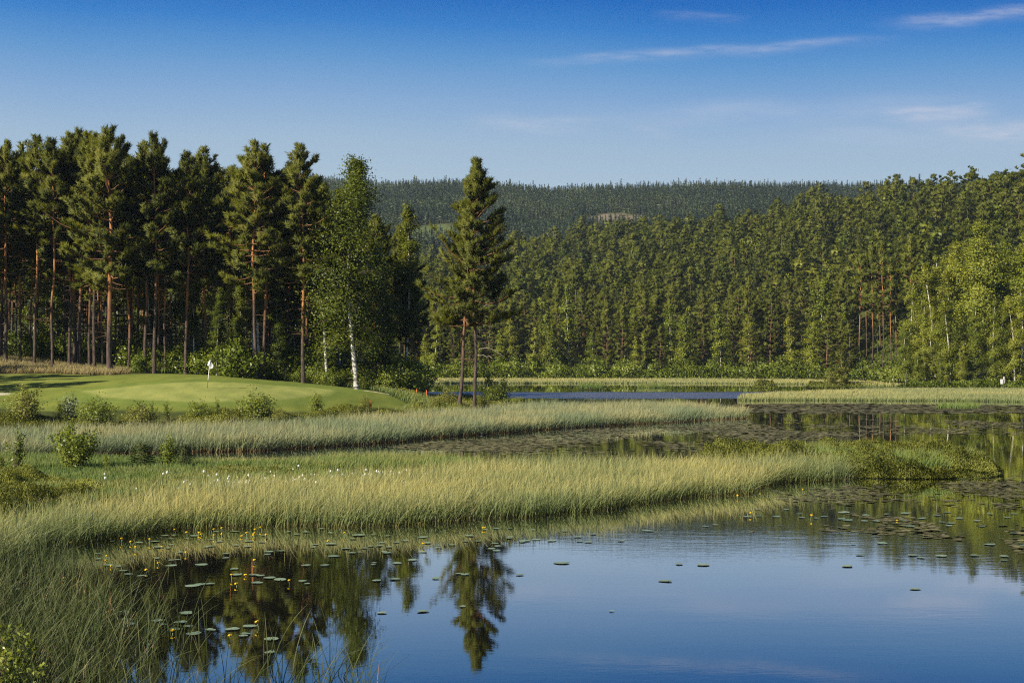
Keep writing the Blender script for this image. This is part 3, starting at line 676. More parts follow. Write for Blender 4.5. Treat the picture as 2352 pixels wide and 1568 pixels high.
# the two pines by the water on the point
def lone_pair():
    tr, cr = pine_arrays(173, 20, 0.37, 3.3, whorl=0.50, form='lone', per=5, twigs=12, shoots=3, nb=15, r0=0.15, dead=16, asym=(0.0, 0.22), bk=0.72)
    rr = Kind('pine_tree', (tr, cr), 'pine_bark', 'pine_needle', 20.0)
    x, y = X(1090, 122), 122; z = hz1(x, y)
    o = rr.put(x, y, top_h(1095, 122, 380, z), 'tall straight pine standing alone on the point by the water', 'pine tree', 'pair of pines on the point', rot=0.0)
    s = 20.0 / top_h(1095, 122, 371, z)
    b = Acc()
    for z0, az, L, up in ((9.2, 0.2, 3.6, 0.12), (7.2, -0.1, 1.2, -0.3), (6.6, 0.3, 1.6, -0.5), (5.6, 0.1, 2.6, -0.55), (6.0, 0.5, 1.9, -0.35), (8.2, 2.9, 1.2, 0.0), (7.6, 3.2, 0.9, 0.1), (5.0, -0.2, 1.6, -0.4), (10.5, 0.0, 1.6, -0.1), (4.4, 0.4, 0.6, 0.1)):
        t = np.linspace(0, 1, 7); pts = np.column_stack([L * t * math.cos(az), L * t * math.sin(az), z0 + L * (0.28 * t + up * t * t)]) * s
        pts[1:, 2] += np.random.default_rng(int(z0 * 10)).normal(size=6) * 0.05
        tube(b, pts, np.linspace(0.035, 0.01, 7), 5, 0.9, np.full(7, 0.55), cap=False)
    link('dead_branch', b.mesh('dead_branch', M['dead_wood'], True), o)
    tr, cr = pine_arrays(172, 14, 0.50, 2.6, whorl=0.55, form='broad', per=4, twigs=8, shoots=3, nb=13, r0=0.16, dead=7, asym=(PI, 0.45), bk=0.5)
    ll = Kind('pine_tree', (tr, cr), 'pine_bark', 'pine_needle', 14.0)
    x, y = X(1054, 122), 122; z = hz1(x, y)
    ll.put(x, y, top_h(1060, 122, 545, z), 'shorter leaning pine on the point, its trunk slanting towards the straight one', 'pine tree', 'pair of pines on the point', rot=0.0, lean=(0, 0.070))
lone_pair()
# deeper in the wood
mid_pines = [Kind('pine_tree', pine_arrays(300 + i, 19, b, R, whorl=0.75, per=4, twigs=5, shoots=2, nb=10, bl=0.44, bw=0.15, form=fm, dead=5, sides=6, r0=0.14), 'pine_bark', 'pine_needle', 19.0)
             for i, (b, R, fm) in enumerate([(0.45, 2.3, 'round'), (0.38, 2.1, 'cone'), (0.50, 2.0, 'broad'), (0.30, 2.0, 'cone')])]
mid_birch = [Kind('birch_tree', birch_arrays(330 + i, 15, b, R, nbr=55, nl=120, ls=0.24, r0=0.09), 'birch_bark', 'birch_leaf', 15.0) for i, (b, R) in enumerate([(0.18, 2.2), (0.10, 1.9)])]
rg = np.random.default_rng(5); pts = []
while len(pts) < 150:
    D = 136 + 110 * rg.random() ** 1.3; u = rg.uniform(-260, 945)
    if D < 142 and 420 < u < 640: continue
    x, y = X(u, D), D
    if u > 800 and D > 190: continue
    if min([9] + [math.hypot(x - a, y - b) for a, b in pts]) < 2.6: continue
    pts.append((x, y))
    vt = np.interp(u, [-200, 250, 450, 650, 760, 850, 950], [352, 325, 372, 388, 430, 470, 560]) + rg.uniform(0, 60)
    h = max(6.0, H + (V0 - vt) * D / F - hz1(x, y))
    if rg.random() < 0.22: mid_birch[rg.integers(2)].put(x, y, min(h, 15), 'birch growing in the shade deep inside the pine stand', 'birch tree', 'trees deep inside the left pine stand')
    else: mid_pines[rg.integers(4)].put(x, y, h, 'pine standing deep in shade behind the front pines', 'pine tree', 'trees deep inside the left pine stand')
shade_spruce = [Kind('spruce_tree', spruce_arrays(340 + i, 14, R, 0.03, 0.5, 6, 10, 0.5, 0.2), 'twig', 'spruce_needle', 14.0) for i, R in enumerate((2.6, 2.1))]
rg = np.random.default_rng(15)
for i in range(70):
    D = rg.uniform(148, 235); u = -250 + 1010 * (i + rg.random()) / 70; x, y = X(u, D), D
    if u > 800 and D > 180: D = 160; x, y = X(u, D), D
    shade_spruce[i % 2].put(x, y, rg.uniform(7, 14), 'dark spruce filling the gloom behind the pine trunks', 'spruce tree', 'spruces deep inside the left pine stand')
# birches of the stand
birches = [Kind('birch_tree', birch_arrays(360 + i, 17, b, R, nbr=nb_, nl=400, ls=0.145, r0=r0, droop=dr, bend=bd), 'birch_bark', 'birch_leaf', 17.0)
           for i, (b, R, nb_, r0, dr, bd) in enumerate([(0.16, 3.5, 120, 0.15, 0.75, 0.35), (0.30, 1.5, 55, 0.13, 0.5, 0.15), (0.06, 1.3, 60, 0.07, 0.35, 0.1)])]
GB = 'birches among the pines of the left stand'
for u, D, vt, k, wd, lean, lab in ((819, 125, 362, 0, 1.2, (0, 0.03), 'tallest birch with white leaning trunk at the foot of the green'),
                                   (752, 127, 430, 1, 1.0, (0, 0), 'birch with straight white trunk between the single pine and the leaning birch'),
                                   (596, 132, 430, 1, 1.0, (0, 0), 'white birch trunk showing between two dark pine trunks'),
                                   (446, 131, 560, 1, 0.9, (0, 0.02), 'short white birch trunk just left of the golf flag'),
                                   (584, 138, 520, 1, 0.8, (0, 0), 'thin white birch stem half hidden by a dark pine trunk'),
                                   (497, 124.5, 655, 2, 1.3, (0, 0), 'slim young birch in full leaf right behind the flag'),
                                   (927, 136, 464, 1, 1.15, (0, -0.01), 'tall thin birch with white upper stem behind the leaning birch'),
                                   (785, 140, 480, 0, 0.9, (0, 0), 'birch in shade left of the leaning white birch'),
                                   (866, 134, 560, 0, 0.95, (0, 0), 'leafy birch filling the shade right of the leaning birch'),
                                   (556, 126.5, 640, 2, 1.7, (0, 0), 'bright leafy birch behind the dark pine pair'),
                                   (640, 128, 650, 2, 1.5, (0, 0), 'young birch thicket tree right of the dark pine pair'),
                                   (890, 132, 690, 2, 1.6, (0, 0), 'low bushy birch at the shaded foot of the stand')):
    x, y = X(u, D), D
    birches[k].put(x, y, top_h(u, D, vt, hz1(x, y)), lab, 'birch tree', GB, wide=wd, lean=lean)
# bushes under the trees
bushes = [Kind('shrub', shrub_arrays(400 + i, 2.0, R, st, nl, ls, sp), 'twig', 'bush_leaf', 2.0, ('stem', 'foliage')) for i, (R, st, nl, ls, sp) in
          enumerate([(1.0, 13, 190, 0.16, 0.55), (1.3, 15, 190, 0.18, 0.5), (0.8, 11, 170, 0.15, 0.6)])]
rg = np.random.default_rng(6)
for i in range(96):
    u = rg.uniform(-60, 960); D = rg.uniform(126, 142) if u > 300 else rg.uniform(133, 156)
    x, y = X(u, D), D; h = rg.uniform(1.2, 3.6)
    bushes[i % 3].put(x, y, h, 'green bush in the undergrowth beneath the pine stand', 'shrub', 'bushes under the left pine stand')
for u, D, vt, vb, k, lab in ((545, 124.5, 775, 866, 1, 'bright green rounded bush just right of the young birch behind the flag'), (520, 127, 825, 862, 0, 'low bush on the crest right of the flag'), (850, 129, 850, 895, 2, 'small bush at the foot of the leaning white birch'),
                             (725, 128, 835, 884, 0, 'bush between the single pine and the straight white birch'), (785, 128, 845, 890, 1, 'dark bush left of the leaning white birch'), (871, 127, 856, 897, 2, 'small yellow green sapling right of the leaning birch'),
                             (905, 130, 862, 900, 0, 'low bush at the water end of the stand'), (961, 132, 858, 900, 2, 'upright leafy bush standing where the stand meets the water'), (630, 128, 828, 868, 0, 'pale bush under the dark pine pair')):
    x, y = X(u, D), D
    bushes[k].put(x, y, max(1.0, top_h(u, D, vt, hz1(x, y))), lab, 'shrub', 'bushes at the edge of the left stand')

# ------------------------------------------------------------------ far shore and wooded hill
hill_pines = [Kind('pine_tree', pine_arrays(500 + i, 18, b, R, whorl=0.85, per=4, twigs=5, shoots=2, nb=12, bl=0.46, bw=0.17, soft=0.6, form=fm, dead=3, sides=5, r0=0.15 if b < 0.5 else 0.105, limb=True), 'pine_bark' if b > 0.5 else 'far_bark', 'far_needle', 18.0)
              for i, (b, R, fm) in enumerate([(0.27, 2.6, 'dome'), (0.20, 2.6, 'cone'), (0.34, 2.4, 'dome'), (0.52, 2.1, 'round'), (0.14, 2.4, 'dome')])]
far_birch = [Kind('birch_tree', birch_arrays(530 + i, 14, b, R * 1.15, nbr=56, nl=130, ls=0.29, r0=0.11, droop=0.6), 'birch_bark', 'grove_leaf', 14.0) for i, (b, R) in enumerate([(0.10, 2.3), (0.15, 2.0), (0.05, 1.7)])]
far_spruce = [Kind('spruce_tree', spruce_arrays(560 + i, 16, R), 'twig', 'spruce_needle', 16.0) for i, R in enumerate((2.0, 1.6))]
far_bush = [Kind('shrub', shrub_arrays(420 + i, 3.0, R, 10, 80, 0.34, 0.55), 'twig', 'bush_leaf', 3.0, ('stem', 'foliage')) for i, R in enumerate((1.5, 1.9))]
def shore(u): return float(np.interp(u, [900, 1300, 1700, 1860, 1960, 2030, 2075, 2200, 2400, 2700], [320, 317, 311, 303, 288, 262, 240, 230, 225, 216]))
special = [('far_birch', 0, 1885, 14, 640, 1.15, 'big rounded birch leaning over the far shore, left of the gap'), ('far_birch', 1, 1310, 12, 655, 1.0, 'pale topped birch rising above the far shore birches'),
           ('far_birch', 0, 1262, 7, 722, 1.1, 'broad pale birch on the far shore right of the lone pines'), ('far_birch', 2, 1226, 6, 752, 1.1, 'small rounded birch on the far shore close to the lone pines'),
           ('far_birch', 1, 1545, 8, 700, 1.0, 'slender birch at mid far shore'), ('far_birch', 0, 1655, 8, 700, 1.0, 'birch on the far shore left of the dark pine'),
           ('far_birch', 2, 1000, 5, 745, 1.2, 'leafy birch on the far shore seen left of the lone pines'), ('hill_pines', 4, 1770, 7, 660, 1.0, 'dark pointed pine at the far water edge'),
           ('hill_pines', 1, 1720, 9, 640, 0.9, 'pine with red trunk at the far water edge'), ('hill_pines', 1, 1430, 9, 700, 1.1, 'wide low pine at the middle of the far shore'),
           ('hill_pines', 3, 1975, 26, 585, 1.0, 'first bare trunked pine in the gap of the far shore'), ('hill_pines', 3, 1990, 40, 590, 0.9, 'bare orange trunk deep in the gap of the far shore'),
           ('hill_pines', 3, 2004, 33, 575, 1.0, 'bare trunked pine in the middle of the far shore gap'), ('hill_pines', 3, 2016, 48, 590, 0.9, 'thin bare trunk at the back of the far shore gap'),
           ('hill_pines', 3, 2028, 36, 565, 1.0, 'tallest bare trunked pine of the far shore gap'), ('hill_pines', 3, 2046, 40, 600, 1.0, 'bare trunked pine at the right of the far shore gap'),
           ('hill_pines', 3, 2058, 52, 590, 0.9, 'pine closing the far shore gap beside the grove'), ('hill_pines', 3, 2092, 42, 560, 1.0, 'orange trunked pine rising behind the birch grove edge')]
KS = {'far_birch': far_birch, 'hill_pines': hill_pines}
taken = []
for kn, k, u, back, vt, wd, lab in special:
    D = shore(u) + back; x = X(u, D); taken.append((x, D))
    KS[kn][k].put(x, D, top_h(u, D, vt, hz1(x, D)), lab, 'birch tree' if 'birch' in kn else 'pine tree', 'trees along the far shore', wide=wd)
rg = np.random.default_rng(21); cand = []
spots = []
for D in np.arange(226, 640, 5.4):
    for u0_ in np.arange(560, 2740, 5.2 / D * F):
        u = u0_ + rg.uniform(-0.5, 0.5) * 5.2 / D * F; d = D + rg.uniform(-2.7, 2.7)
        if d < shore(u) + 4: continue
        if 1960 < u < 2072 and d < shore(u) + 62: continue
        if u > 2068 and d < 262: continue
        Dc = np.interp(u, HILL[:, 0], HILL[:, 2])
        if d > Dc + 15 or vnoise(np.array([x_ := X(u, d)]), np.array([d]), 17.0, 77)[0] < 0.16: continue
        if u < 930 and d < 330: continue
        x = X(u, d)
        if taken and min(math.hypot(x - a, d - b) for a, b in taken) < 3.0: continue
        spots.append((d - shore(u), u, d, x))
spots.sort()
front = [s for s in spots if s[1] > 955 and s[1] < 2480]
indiv = set(id(s) for s in front[:235])
stuff_pos = []
for s in spots:
    back, u, d, x = s
    if id(s) not in indiv: stuff_pos.append((x, d, u)); continue
    p = rg.random(); edge = back < 12
    if p < (0.60 if edge else 0.15): far_birch[rg.integers(3)].put(x, d, rg.uniform(7, 14.5), 'one of many round green birches among the pines on the far shore', 'birch tree', 'birches along the far shore', wide=rg.uniform(1.0, 1.4))
    elif p < (0.70 if edge else 0.24): far_spruce[rg.integers(2)].put(x, d, rg.uniform(7, 13), 'one of the dark pointed spruces among the pines on the far shore', 'spruce tree', 'spruces along the far shore')
    else: hill_pines[([4, 1, 4, 1, 0] if edge else [0, 1, 2, 4, 1])[rg.integers(5)]].put(x, d, rg.uniform(10.5, 18.5) * (0.85 if edge else 1), 'one of many green pines crowding the lower slope of the far shore', 'pine tree', 'pines along the far shore', wide=rg.uniform(1.05, 1.55))
for i in range(85):
    u = rg.uniform(945, 2070); D = shore(u) + rg.uniform(1, 8); x = X(u, D)
    if 1985 < u < 2040: continue
    far_bush[i % 2].put(x, D, rg.uniform(1.8, 5.2), 'bright green bush in the row along the far water edge', 'shrub', 'bushes along the far shore')
for u, back, h, lab in ((2012, 6, 3.6, 'dark rounded bush at the mouth of the far shore gap'), (2040, 10, 3.0, 'bush in the shade of the gap, right one'), (2035, 26, 2.0, 'sunlit bush inside the far shore gap'), (1990, 14, 4.0, 'bush at the left side of the far shore gap')):
    D = shore(u) + back; far_bush[0].put(X(u, D), D, h, lab, 'shrub', 'bushes along the far shore')

def stuff_forest(name, temps, pos, hs, seed, mats, label, cat):
    """a wood too dense to count, laid out tree by tree in one mesh; temps: list of (V, T, A, mi, height)"""
    r = np.random.default_rng(seed); VV, TT, AA, MM, NN, n = [], [], [], [], [], 0
    pos = np.array(pos); pick = r.integers(len(temps), size=len(pos)); ang = r.random(len(pos)) * 6.28
    for k, (V, T, A, mi, h0, Nm) in enumerate(temps):
        s = np.where(pick == k)[0]
        if not len(s): continue
        sc = hs[s] / h0; wd = sc * r.uniform(0.95, 1.4, len(s)) * (1.0 if seed == 43 else 1.12); c, sn = np.cos(ang[s]), np.sin(ang[s])
        Vx = (V[None, :, 0] * c[:, None] - V[None, :, 1] * sn[:, None]) * wd[:, None] + pos[s, 0][:, None]
        Vy = (V[None, :, 0] * sn[:, None] + V[None, :, 1] * c[:, None]) * wd[:, None] + pos[s, 1][:, None]
        Vz = V[None, :, 2] * sc[:, None] + pos[s, 2][:, None]
        VV.append(np.stack([Vx, Vy, Vz], -1).reshape(-1, 3)); NN.append(np.stack([Nm[None, :, 0] * c[:, None] - Nm[None, :, 1] * sn[:, None], Nm[None, :, 0] * sn[:, None] + Nm[None, :, 1] * c[:, None], np.broadcast_to(Nm[None, :, 2], Vx.shape)], -1).reshape(-1, 3))
        TT.append((T[None] + (np.arange(len(s)) * len(V))[:, None, None]).reshape(-1, 3) + n); n += len(s) * len(V)
        hue = r.normal(size=len(s)) * 0.19 + (fnoise(pos[s, 0], pos[s, 1], 60, seed) - 0.5) * (1.0 if seed == 41 else 1.3)
        AA.append(np.clip(A[None] + hue[:, None], 0, 1).ravel()); MM.append(np.tile(mi, len(s)))
    me = mesh_data(name, np.concatenate(VV), np.concatenate(TT), mats, {'tint': np.concatenate(AA), 'custom_normal': np.concatenate(NN)}, mi=np.concatenate(MM))
    return tag(link(name, me), label, cat, kind='stuff')
def temp(arrs, h0, leafslot=1):
    V0_, T0_, A0_, _ = arrs[0].arrays(); V1, T1, A1, _ = arrs[1].arrays()
    return (np.vstack([V0_, V1]), np.vstack([T0_, T1 + len(V0_)]), np.concatenate([A0_ * 0 + 0.4, A1]), np.concatenate([np.zeros(len(T0_), int), np.full(len(T1), leafslot)]), h0, np.vstack([unit(V0_ * np.array([1, 1, 0.0]) + 1e-4), np.concatenate(arrs[1].N)]))
m_far_bark = plain('distant_bark', (0.13, 0.085, 0.055), 0.85)
temps = [temp(pine_arrays(600 + i, 17, b, R, whorl=0.95, per=4, twigs=4, shoots=2, nb=11, bl=0.60, bw=0.25, soft=0.5, form=fm, dead=0, sides=4, limb=False, r0=0.14), 17) for i, (b, R, fm) in enumerate([(0.30, 3.0, 'dome'), (0.22, 2.9, 'cone'), (0.34, 2.9, 'dome'), (0.26, 3.4, 'dome'), (0.20, 2.6, 'broad')])]
temps += [temp(spruce_arrays(620, 16, 2.0, per=5, nb=6, bl=0.6, bw=0.26, whorl=0.65), 16, 2)]
temps += [temp(birch_arrays(631, 12, 0.10, 2.6, nbr=26, nl=36, ls=0.58, sides=4), 12, 3)]
temps += [temp(birch_arrays(630, 13, 0.12, 2.3, nbr=26, nl=32, ls=0.62, sides=4), 13, 3)]
sp = np.array([(x, d, hz1(x, d) - 0.2) for x, d, u in stuff_pos])
hs = np.clip(13.5 + 9 * (fnoise(sp[:, 0], sp[:, 1], 30, 17) - 0.5) + np.random.default_rng(3).normal(size=len(sp)) * 2.8, 6, 20)
stuff_forest('hillside_forest', temps, sp, hs, 41, [m_far_bark, M['far_needle'], M['spruce_needle'], M['birch_leaf']], 'dense pine and spruce wood covering the hill behind the far shore', 'forest')
# far ridge
rg = np.random.default_rng(31)
def rough_cone(seed, h, R, nl, per, base):
    r = np.random.default_rng(seed); a = Acc(); b = Acc()
    tube(a, [(0, 0, -1), (0, 0, h * 0.6)], [0.16, 0.08], 3, 0.5, cap=False)
    for i in range(nl):
        t = i / nl; z = h * (base + (1 - base) * t); L = R * (1 - t) ** 0.8 + 0.35; n = max(3, int(per * (1 - 0.5 * t)))
        az = r.random(n) * 6.28; LL = L * r.uniform(0.6, 1.2, n)
        d = unit(np.column_stack([np.cos(az), np.sin(az), r.uniform(-0.55, 0.25, n) + 0.5 * t]))
        spikes(b, np.column_stack([np.zeros(n), np.zeros(n), z + r.uniform(0, 0.8, n)]) - d * 0.3, d, LL + 0.3, 1.8 * (1 - t * 0.6), r, np.clip(0.45 + r.normal(size=n) * 0.15, 0, 1), 0.5, unit(d * np.array([1, 1, 0]) + np.array([0, 0, 0.5]) + r.normal(size=(n, 3)) * 0.25))
    spikes(b, np.repeat([[0, 0, h * 0.90]], 3, 0), unit(r.normal(size=(3, 3)) * 0.15 + np.array([0, 0, 1])), np.full(3, h * 0.07), 0.6, r, 0.5, 0.5, np.repeat([[0, 0, 1.0]], 3, 0))
    return (a, b)
rt = [temp(rough_cone(700 + i, 16, R, 11, 7, b), 16) for i, (R, b) in enumerate([(3.0, 0.06), (2.4, 0.10), (3.6, 0.25), (3.2, 0.18)])]
rp = []
for D in np.arange(650, 1300, 5.0):
    for xx in np.arange(X(560, D), X(2420, D), 4.2):
        x = xx + rg.uniform(-2.0, 2.0); y = D + rg.uniform(-2.4, 2.4); rp.append((x, y))
rp = np.array(rp)
keep = np.ones(len(rp), bool); hs = 5.0 + 8 * fnoise(rp[:, 0], rp[:, 1], 55, 12) + rg.normal(size=len(rp)) * 1.1 + (rg.random(len(rp)) < 0.02) * 4
for cx, cy, rx, ry, kind in CLEAR:
    q = np.sqrt(((rp[:, 0] - cx) / rx) ** 2 + ((rp[:, 1] - cy) / ry) ** 2) + (fnoise(rp[:, 0], rp[:, 1], 14, 9) - 0.5) * 0.4
    if kind == 1: hs = np.where(q < 1, 5 + rg.random(len(rp)) * 2, hs)
    else: keep &= (q > 1) | (rg.random(len(rp)) < 0.10); hs = np.where(q < 1, hs * 0.45, hs)
rp, hs = rp[keep], hs[keep]
rz = hgt(rp[:, 0], rp[:, 1])
stuff_forest('ridge_forest', rt, np.column_stack([rp, rz - 0.2]), hs, 43, [m_far_bark, M['ridge_haze_needle']], 'dark spruce forest covering the distant ridge under the sky', 'forest')

# the birch grove at the right
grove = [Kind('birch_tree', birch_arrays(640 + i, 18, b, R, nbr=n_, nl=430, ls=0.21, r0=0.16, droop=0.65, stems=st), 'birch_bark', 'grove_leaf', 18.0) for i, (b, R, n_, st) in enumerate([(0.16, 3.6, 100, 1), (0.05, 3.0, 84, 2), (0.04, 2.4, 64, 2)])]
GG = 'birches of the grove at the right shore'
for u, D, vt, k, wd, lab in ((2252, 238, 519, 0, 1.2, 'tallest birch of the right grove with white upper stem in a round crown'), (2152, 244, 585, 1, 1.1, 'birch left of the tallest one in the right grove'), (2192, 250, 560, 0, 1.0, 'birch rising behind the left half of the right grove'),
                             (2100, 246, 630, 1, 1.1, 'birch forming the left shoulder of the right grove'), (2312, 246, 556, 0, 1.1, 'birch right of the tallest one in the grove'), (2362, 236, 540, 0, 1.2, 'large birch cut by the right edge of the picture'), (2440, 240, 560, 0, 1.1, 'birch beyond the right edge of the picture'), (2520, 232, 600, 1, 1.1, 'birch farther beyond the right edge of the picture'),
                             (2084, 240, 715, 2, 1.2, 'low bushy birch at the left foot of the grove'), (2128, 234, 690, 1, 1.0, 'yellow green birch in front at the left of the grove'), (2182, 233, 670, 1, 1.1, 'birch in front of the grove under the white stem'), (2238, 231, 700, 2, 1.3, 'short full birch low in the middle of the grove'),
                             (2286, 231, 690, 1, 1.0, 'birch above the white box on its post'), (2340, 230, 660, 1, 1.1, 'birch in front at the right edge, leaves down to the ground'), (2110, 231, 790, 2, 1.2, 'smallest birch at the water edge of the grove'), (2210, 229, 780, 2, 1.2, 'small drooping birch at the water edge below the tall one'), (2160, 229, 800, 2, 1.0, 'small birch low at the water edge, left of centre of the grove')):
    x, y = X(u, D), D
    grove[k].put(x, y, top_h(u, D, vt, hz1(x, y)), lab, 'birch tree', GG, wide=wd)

# ------------------------------------------------------------------ reeds, grass, low shrubbery
def reed_mat(name, ramp_lo, ramp_mid, ramp_tip, alt_tip, transl=0.3):
    """colour changes along each blade, as it does on the plant: brown foot, green stem, straw tip; 'tint' is the blade's own hue"""
    m, t, out = new_mat(name)
    al = t.attr('along').outputs['Fac']; ti = t.attr('tint').outputs['Fac']
    tip = t.mix(t.maprange(ti, 0.3, 0.7), ramp_tip + (1,), alt_tip + (1,))
    c = t.mix(t.maprange(al, 0.04, 0.34, 0, 1, True), ramp_lo + (1,), t.mix(t.maprange(al, 0.45, 0.9, 0, 1, True), ramp_mid + (1,), tip))
    c = t.mix(1.0, c, t.ramp(ti, [(0.0, (0.70, 0.78, 0.75)), (0.5, (1, 1, 1)), (1.0, (1.25, 1.18, 1.05))]), 'MULTIPLY')
    dead = t.maprange(ti, 0.955, 0.965); c = t.mix(dead, c, (0.42, 0.27, 0.15, 1))
    b = bsdf(t, c, 0.55, 0.25)
    tr = t.new('ShaderNodeBsdfTranslucent'); t.l.new(c, tr.inputs[0])
    mx = t.new('ShaderNodeMixShader'); mx.inputs[0].default_value = transl
    t.l.new(b.outputs[0], mx.inputs[1]); t.l.new(tr.outputs[0], mx.inputs[2]); t.l.new(mx.outputs[0], out.inputs[0]); return m
M['reed'] = reed_mat('reed', (0.14, 0.125, 0.038), (0.210, 0.255, 0.088), (0.385, 0.405, 0.170), (0.53, 0.485, 0.20), 0.42)
M['reed_blue'] = reed_mat('bluish_reed', (0.22, 0.14, 0.065), (0.22, 0.265, 0.135), (0.32, 0.365, 0.195), (0.44, 0.41, 0.21), 0.4)
M['reed_near'] = reed_mat('near_reed', (0.038, 0.042, 0.010), (0.058, 0.080, 0.018), (0.115, 0.145, 0.052), (0.20, 0.205, 0.085), 0.25)
M['meadow'] = reed_mat('meadow_grass', (0.06, 0.075, 0.02), (0.145, 0.205, 0.045), (0.22, 0.29, 0.07), (0.30, 0.29, 0.10))
M['straw'] = reed_mat('straw_grass', (0.16, 0.12, 0.05), (0.33, 0.26, 0.11), (0.46, 0.37, 0.18), (0.36, 0.33, 0.13))
def blades(acc, x, y, z, h, wd, rng, nseg=3, lean=0.35, wind=(0.8, 0.15), curl=0.5, tint=None, spread=0.32):
    n = len(x); a = rng.random(n) * 6.28
    wx = np.cos(a) * spread + wind[0] * lean; wy = np.sin(a) * spread + wind[1] * lean
    k = rng.uniform(0.3, 1.3, n); wx, wy = wx * k, wy * k
    cu = np.abs(rng.normal(size=n)) * curl
    b = rng.random(n) * 6.28; sxx, syy = np.cos(b) * wd * 0.5, np.sin(b) * wd * 0.5
    rows = []; al = []
    for j in range(nseg + 1):
        t = j / nseg; off = h * (0.35 * t + (0.65 + cu) * t * t)
        px = x + wx * off; py = y + wy * off; pz = z + h * (t - (0.18 + 0.45 * cu) * np.hypot(wx, wy) * t ** 2.4)
        wt = (1 - t ** 1.5 * 0.75)
        if j < nseg:
            rows += [np.stack([px - sxx * wt, py - syy * wt, pz], -1), np.stack([px + sxx * wt, py + syy * wt, pz], -1)]; al += [t, t]
        else: rows.append(np.stack([px, py, pz], -1)); al.append(1.0)
    V = np.stack(rows, 1); m = V.shape[1]; T = []
    for j in range(nseg - 1):
        p = 2 * j; T += [(p, p + 1, p + 3), (p, p + 3, p + 2)]
    T.append((2 * nseg - 2, 2 * nseg - 1, 2 * nseg))
    T = (np.array(T)[None] + (np.arange(n) * m)[:, None, None]).reshape(-1, 3)
    acc.add(V.reshape(-1, 3), T, np.repeat(tint if tint is not None else rng.random(n), m), np.tile(np.array(al), n))
def scatter(pg, per_m2, rng, dens=None):
    lo, hi = pg.min(0), pg.max(0); N = int((hi - lo).prod() * per_m2)
    x = rng.uniform(lo[0], hi[0], N); y = rng.uniform(lo[1], hi[1], N)
    k = inside(pg, x, y); x, y = x[k], y[k]
    if dens is not None:
        k = rng.random(len(x)) < dens(x, y); x, y = x[k], y[k]
    return x, y
def patch_tint(x, y, rng, sc=4.0, seed=0, amp=0.9, base=0.5):
    return np.clip(base + (fnoise(x, y, sc, seed) - 0.5) * amp + rng.normal(size=len(x)) * 0.13, 0, 0.95) + np.where(rng.random(len(x)) < 0.03, 1, 0) * 0.0
def bed(name, pg, per, hgt_, wd, seed, mat, label, nseg=3, dens=None, lean=0.35, tsc=5.0, base=0.5, amp=0.9, curl=0.5, zland=False, dead=0.03, hvar=0.16, spread=0.25, edge=0.0):
    rng = np.random.default_rng(seed); x, y = scatter(pg, per, rng, dens)
    if edge > 0:
        s = sdist(pg, x + 0, y + 0); k = s > (fnoise(x, y, 1.6, seed + 7) - 0.35) * edge; x, y = x[k], y[k]
    z = np.maximum(hgt(x, y), -0.12) if zland else np.full(len(x), -0.10)
    h = hgt_ * (1 + rng.normal(size=len(x)) * hvar) * (0.8 + 0.4 * fnoise(x, y, 3.5, seed + 3)) + 0.1
    ti = patch_tint(x, y, rng, tsc, seed, amp, base); ti = np.where(rng.random(len(x)) < dead, 0.99, ti)
    h = np.where(ti > 0.97, h * rng.uniform(0.2, 0.7, len(x)), h)
    a = Acc(); blades(a, x, y, z, h, wd, rng, nseg, lean, curl=curl, tint=ti, spread=spread)
    print(name, len(x))
    return tag(link(name, a.mesh(name, M[mat])), label, 'reeds' if 'reed' in name else 'grass', kind='stuff')
CF = [(-400, 1335), (-50, 1322), (0, 1302), (100, 1264), (200, 1249), (268, 1241), (403, 1221), (574, 1214), (700, 1216), (896, 1213), (1000, 1205), (1091, 1196), (1206, 1191), (1300, 1184), (1386, 1176), (1547, 1150), (1722, 1137), (1782, 1115), (1860, 1108), (1928, 1105), (1966, 1101)]
CB = [(1958, 1088), (1880, 1078), (1800, 1080), (1700, 1086), (1600, 1083), (1400, 1083), (1200, 1086), (1120, 1090), (1050, 1097), (950, 1112), (800, 1122), (600, 1135), (450, 1150), (330, 1165), (230, 1185), (120, 1210), (0, 1238), (-400, 1280)]
REED_C = poly(*(CF + CB)); front_line = poly(*CF)
def near_front(x, y):
    fy = np.interp(x, *front_line[np.argsort(front_line[:, 0])].T); return (0.55 + 0.45 * np.exp(-np.maximum(y - fy, 0) / 3.0)) * (0.6 + 0.4 * (fnoise(x, y, 1.9, 91) > 0.40)) * (0.35 + 0.65 * sstep(0.0, 1.6, y - fy + (fnoise(x, y, 0.8, 66) - 0.5) * 2))
bed('reed_bed', REED_C, 330, 0.78, 0.021, 51, 'reed', 'broad pale reed bed sweeping across the picture in front of the meadow', dens=near_front, hvar=0.25, tsc=3.6, base=0.55, amp=1.35, edge=0.9, spread=0.40)
REED_B = poly((-400, 1064), (0, 1054), (150, 1048), (300, 1043), (600, 1036), (750, 1027), (900, 1018), (1000, 1006), (1150, 996), (1250, 988), (1400, 978), (1600, 968), (1705, 963),
              (1725, 957), (1640, 949), (1550, 941), (1400, 939), (1240, 941), (1100, 958), (960, 970), (800, 981), (600, 996), (300, 1007), (0, 1012), (-400, 1012))
bed('reed_bed', REED_B, 120, 0.92, 0.036, 52, 'reed_blue', 'grey green reed strip standing in the water below the shrub belt', tsc=4.5, base=0.48, amp=1.2, hvar=0.22, edge=1.2, spread=0.36,
    dens=lambda x, y: np.where(x > 8, 0.75, 1.0) * (0.35 + 0.65 * (fnoise(x, y, 6, 4) > np.where(x > 13, 0.5, 0.18))))
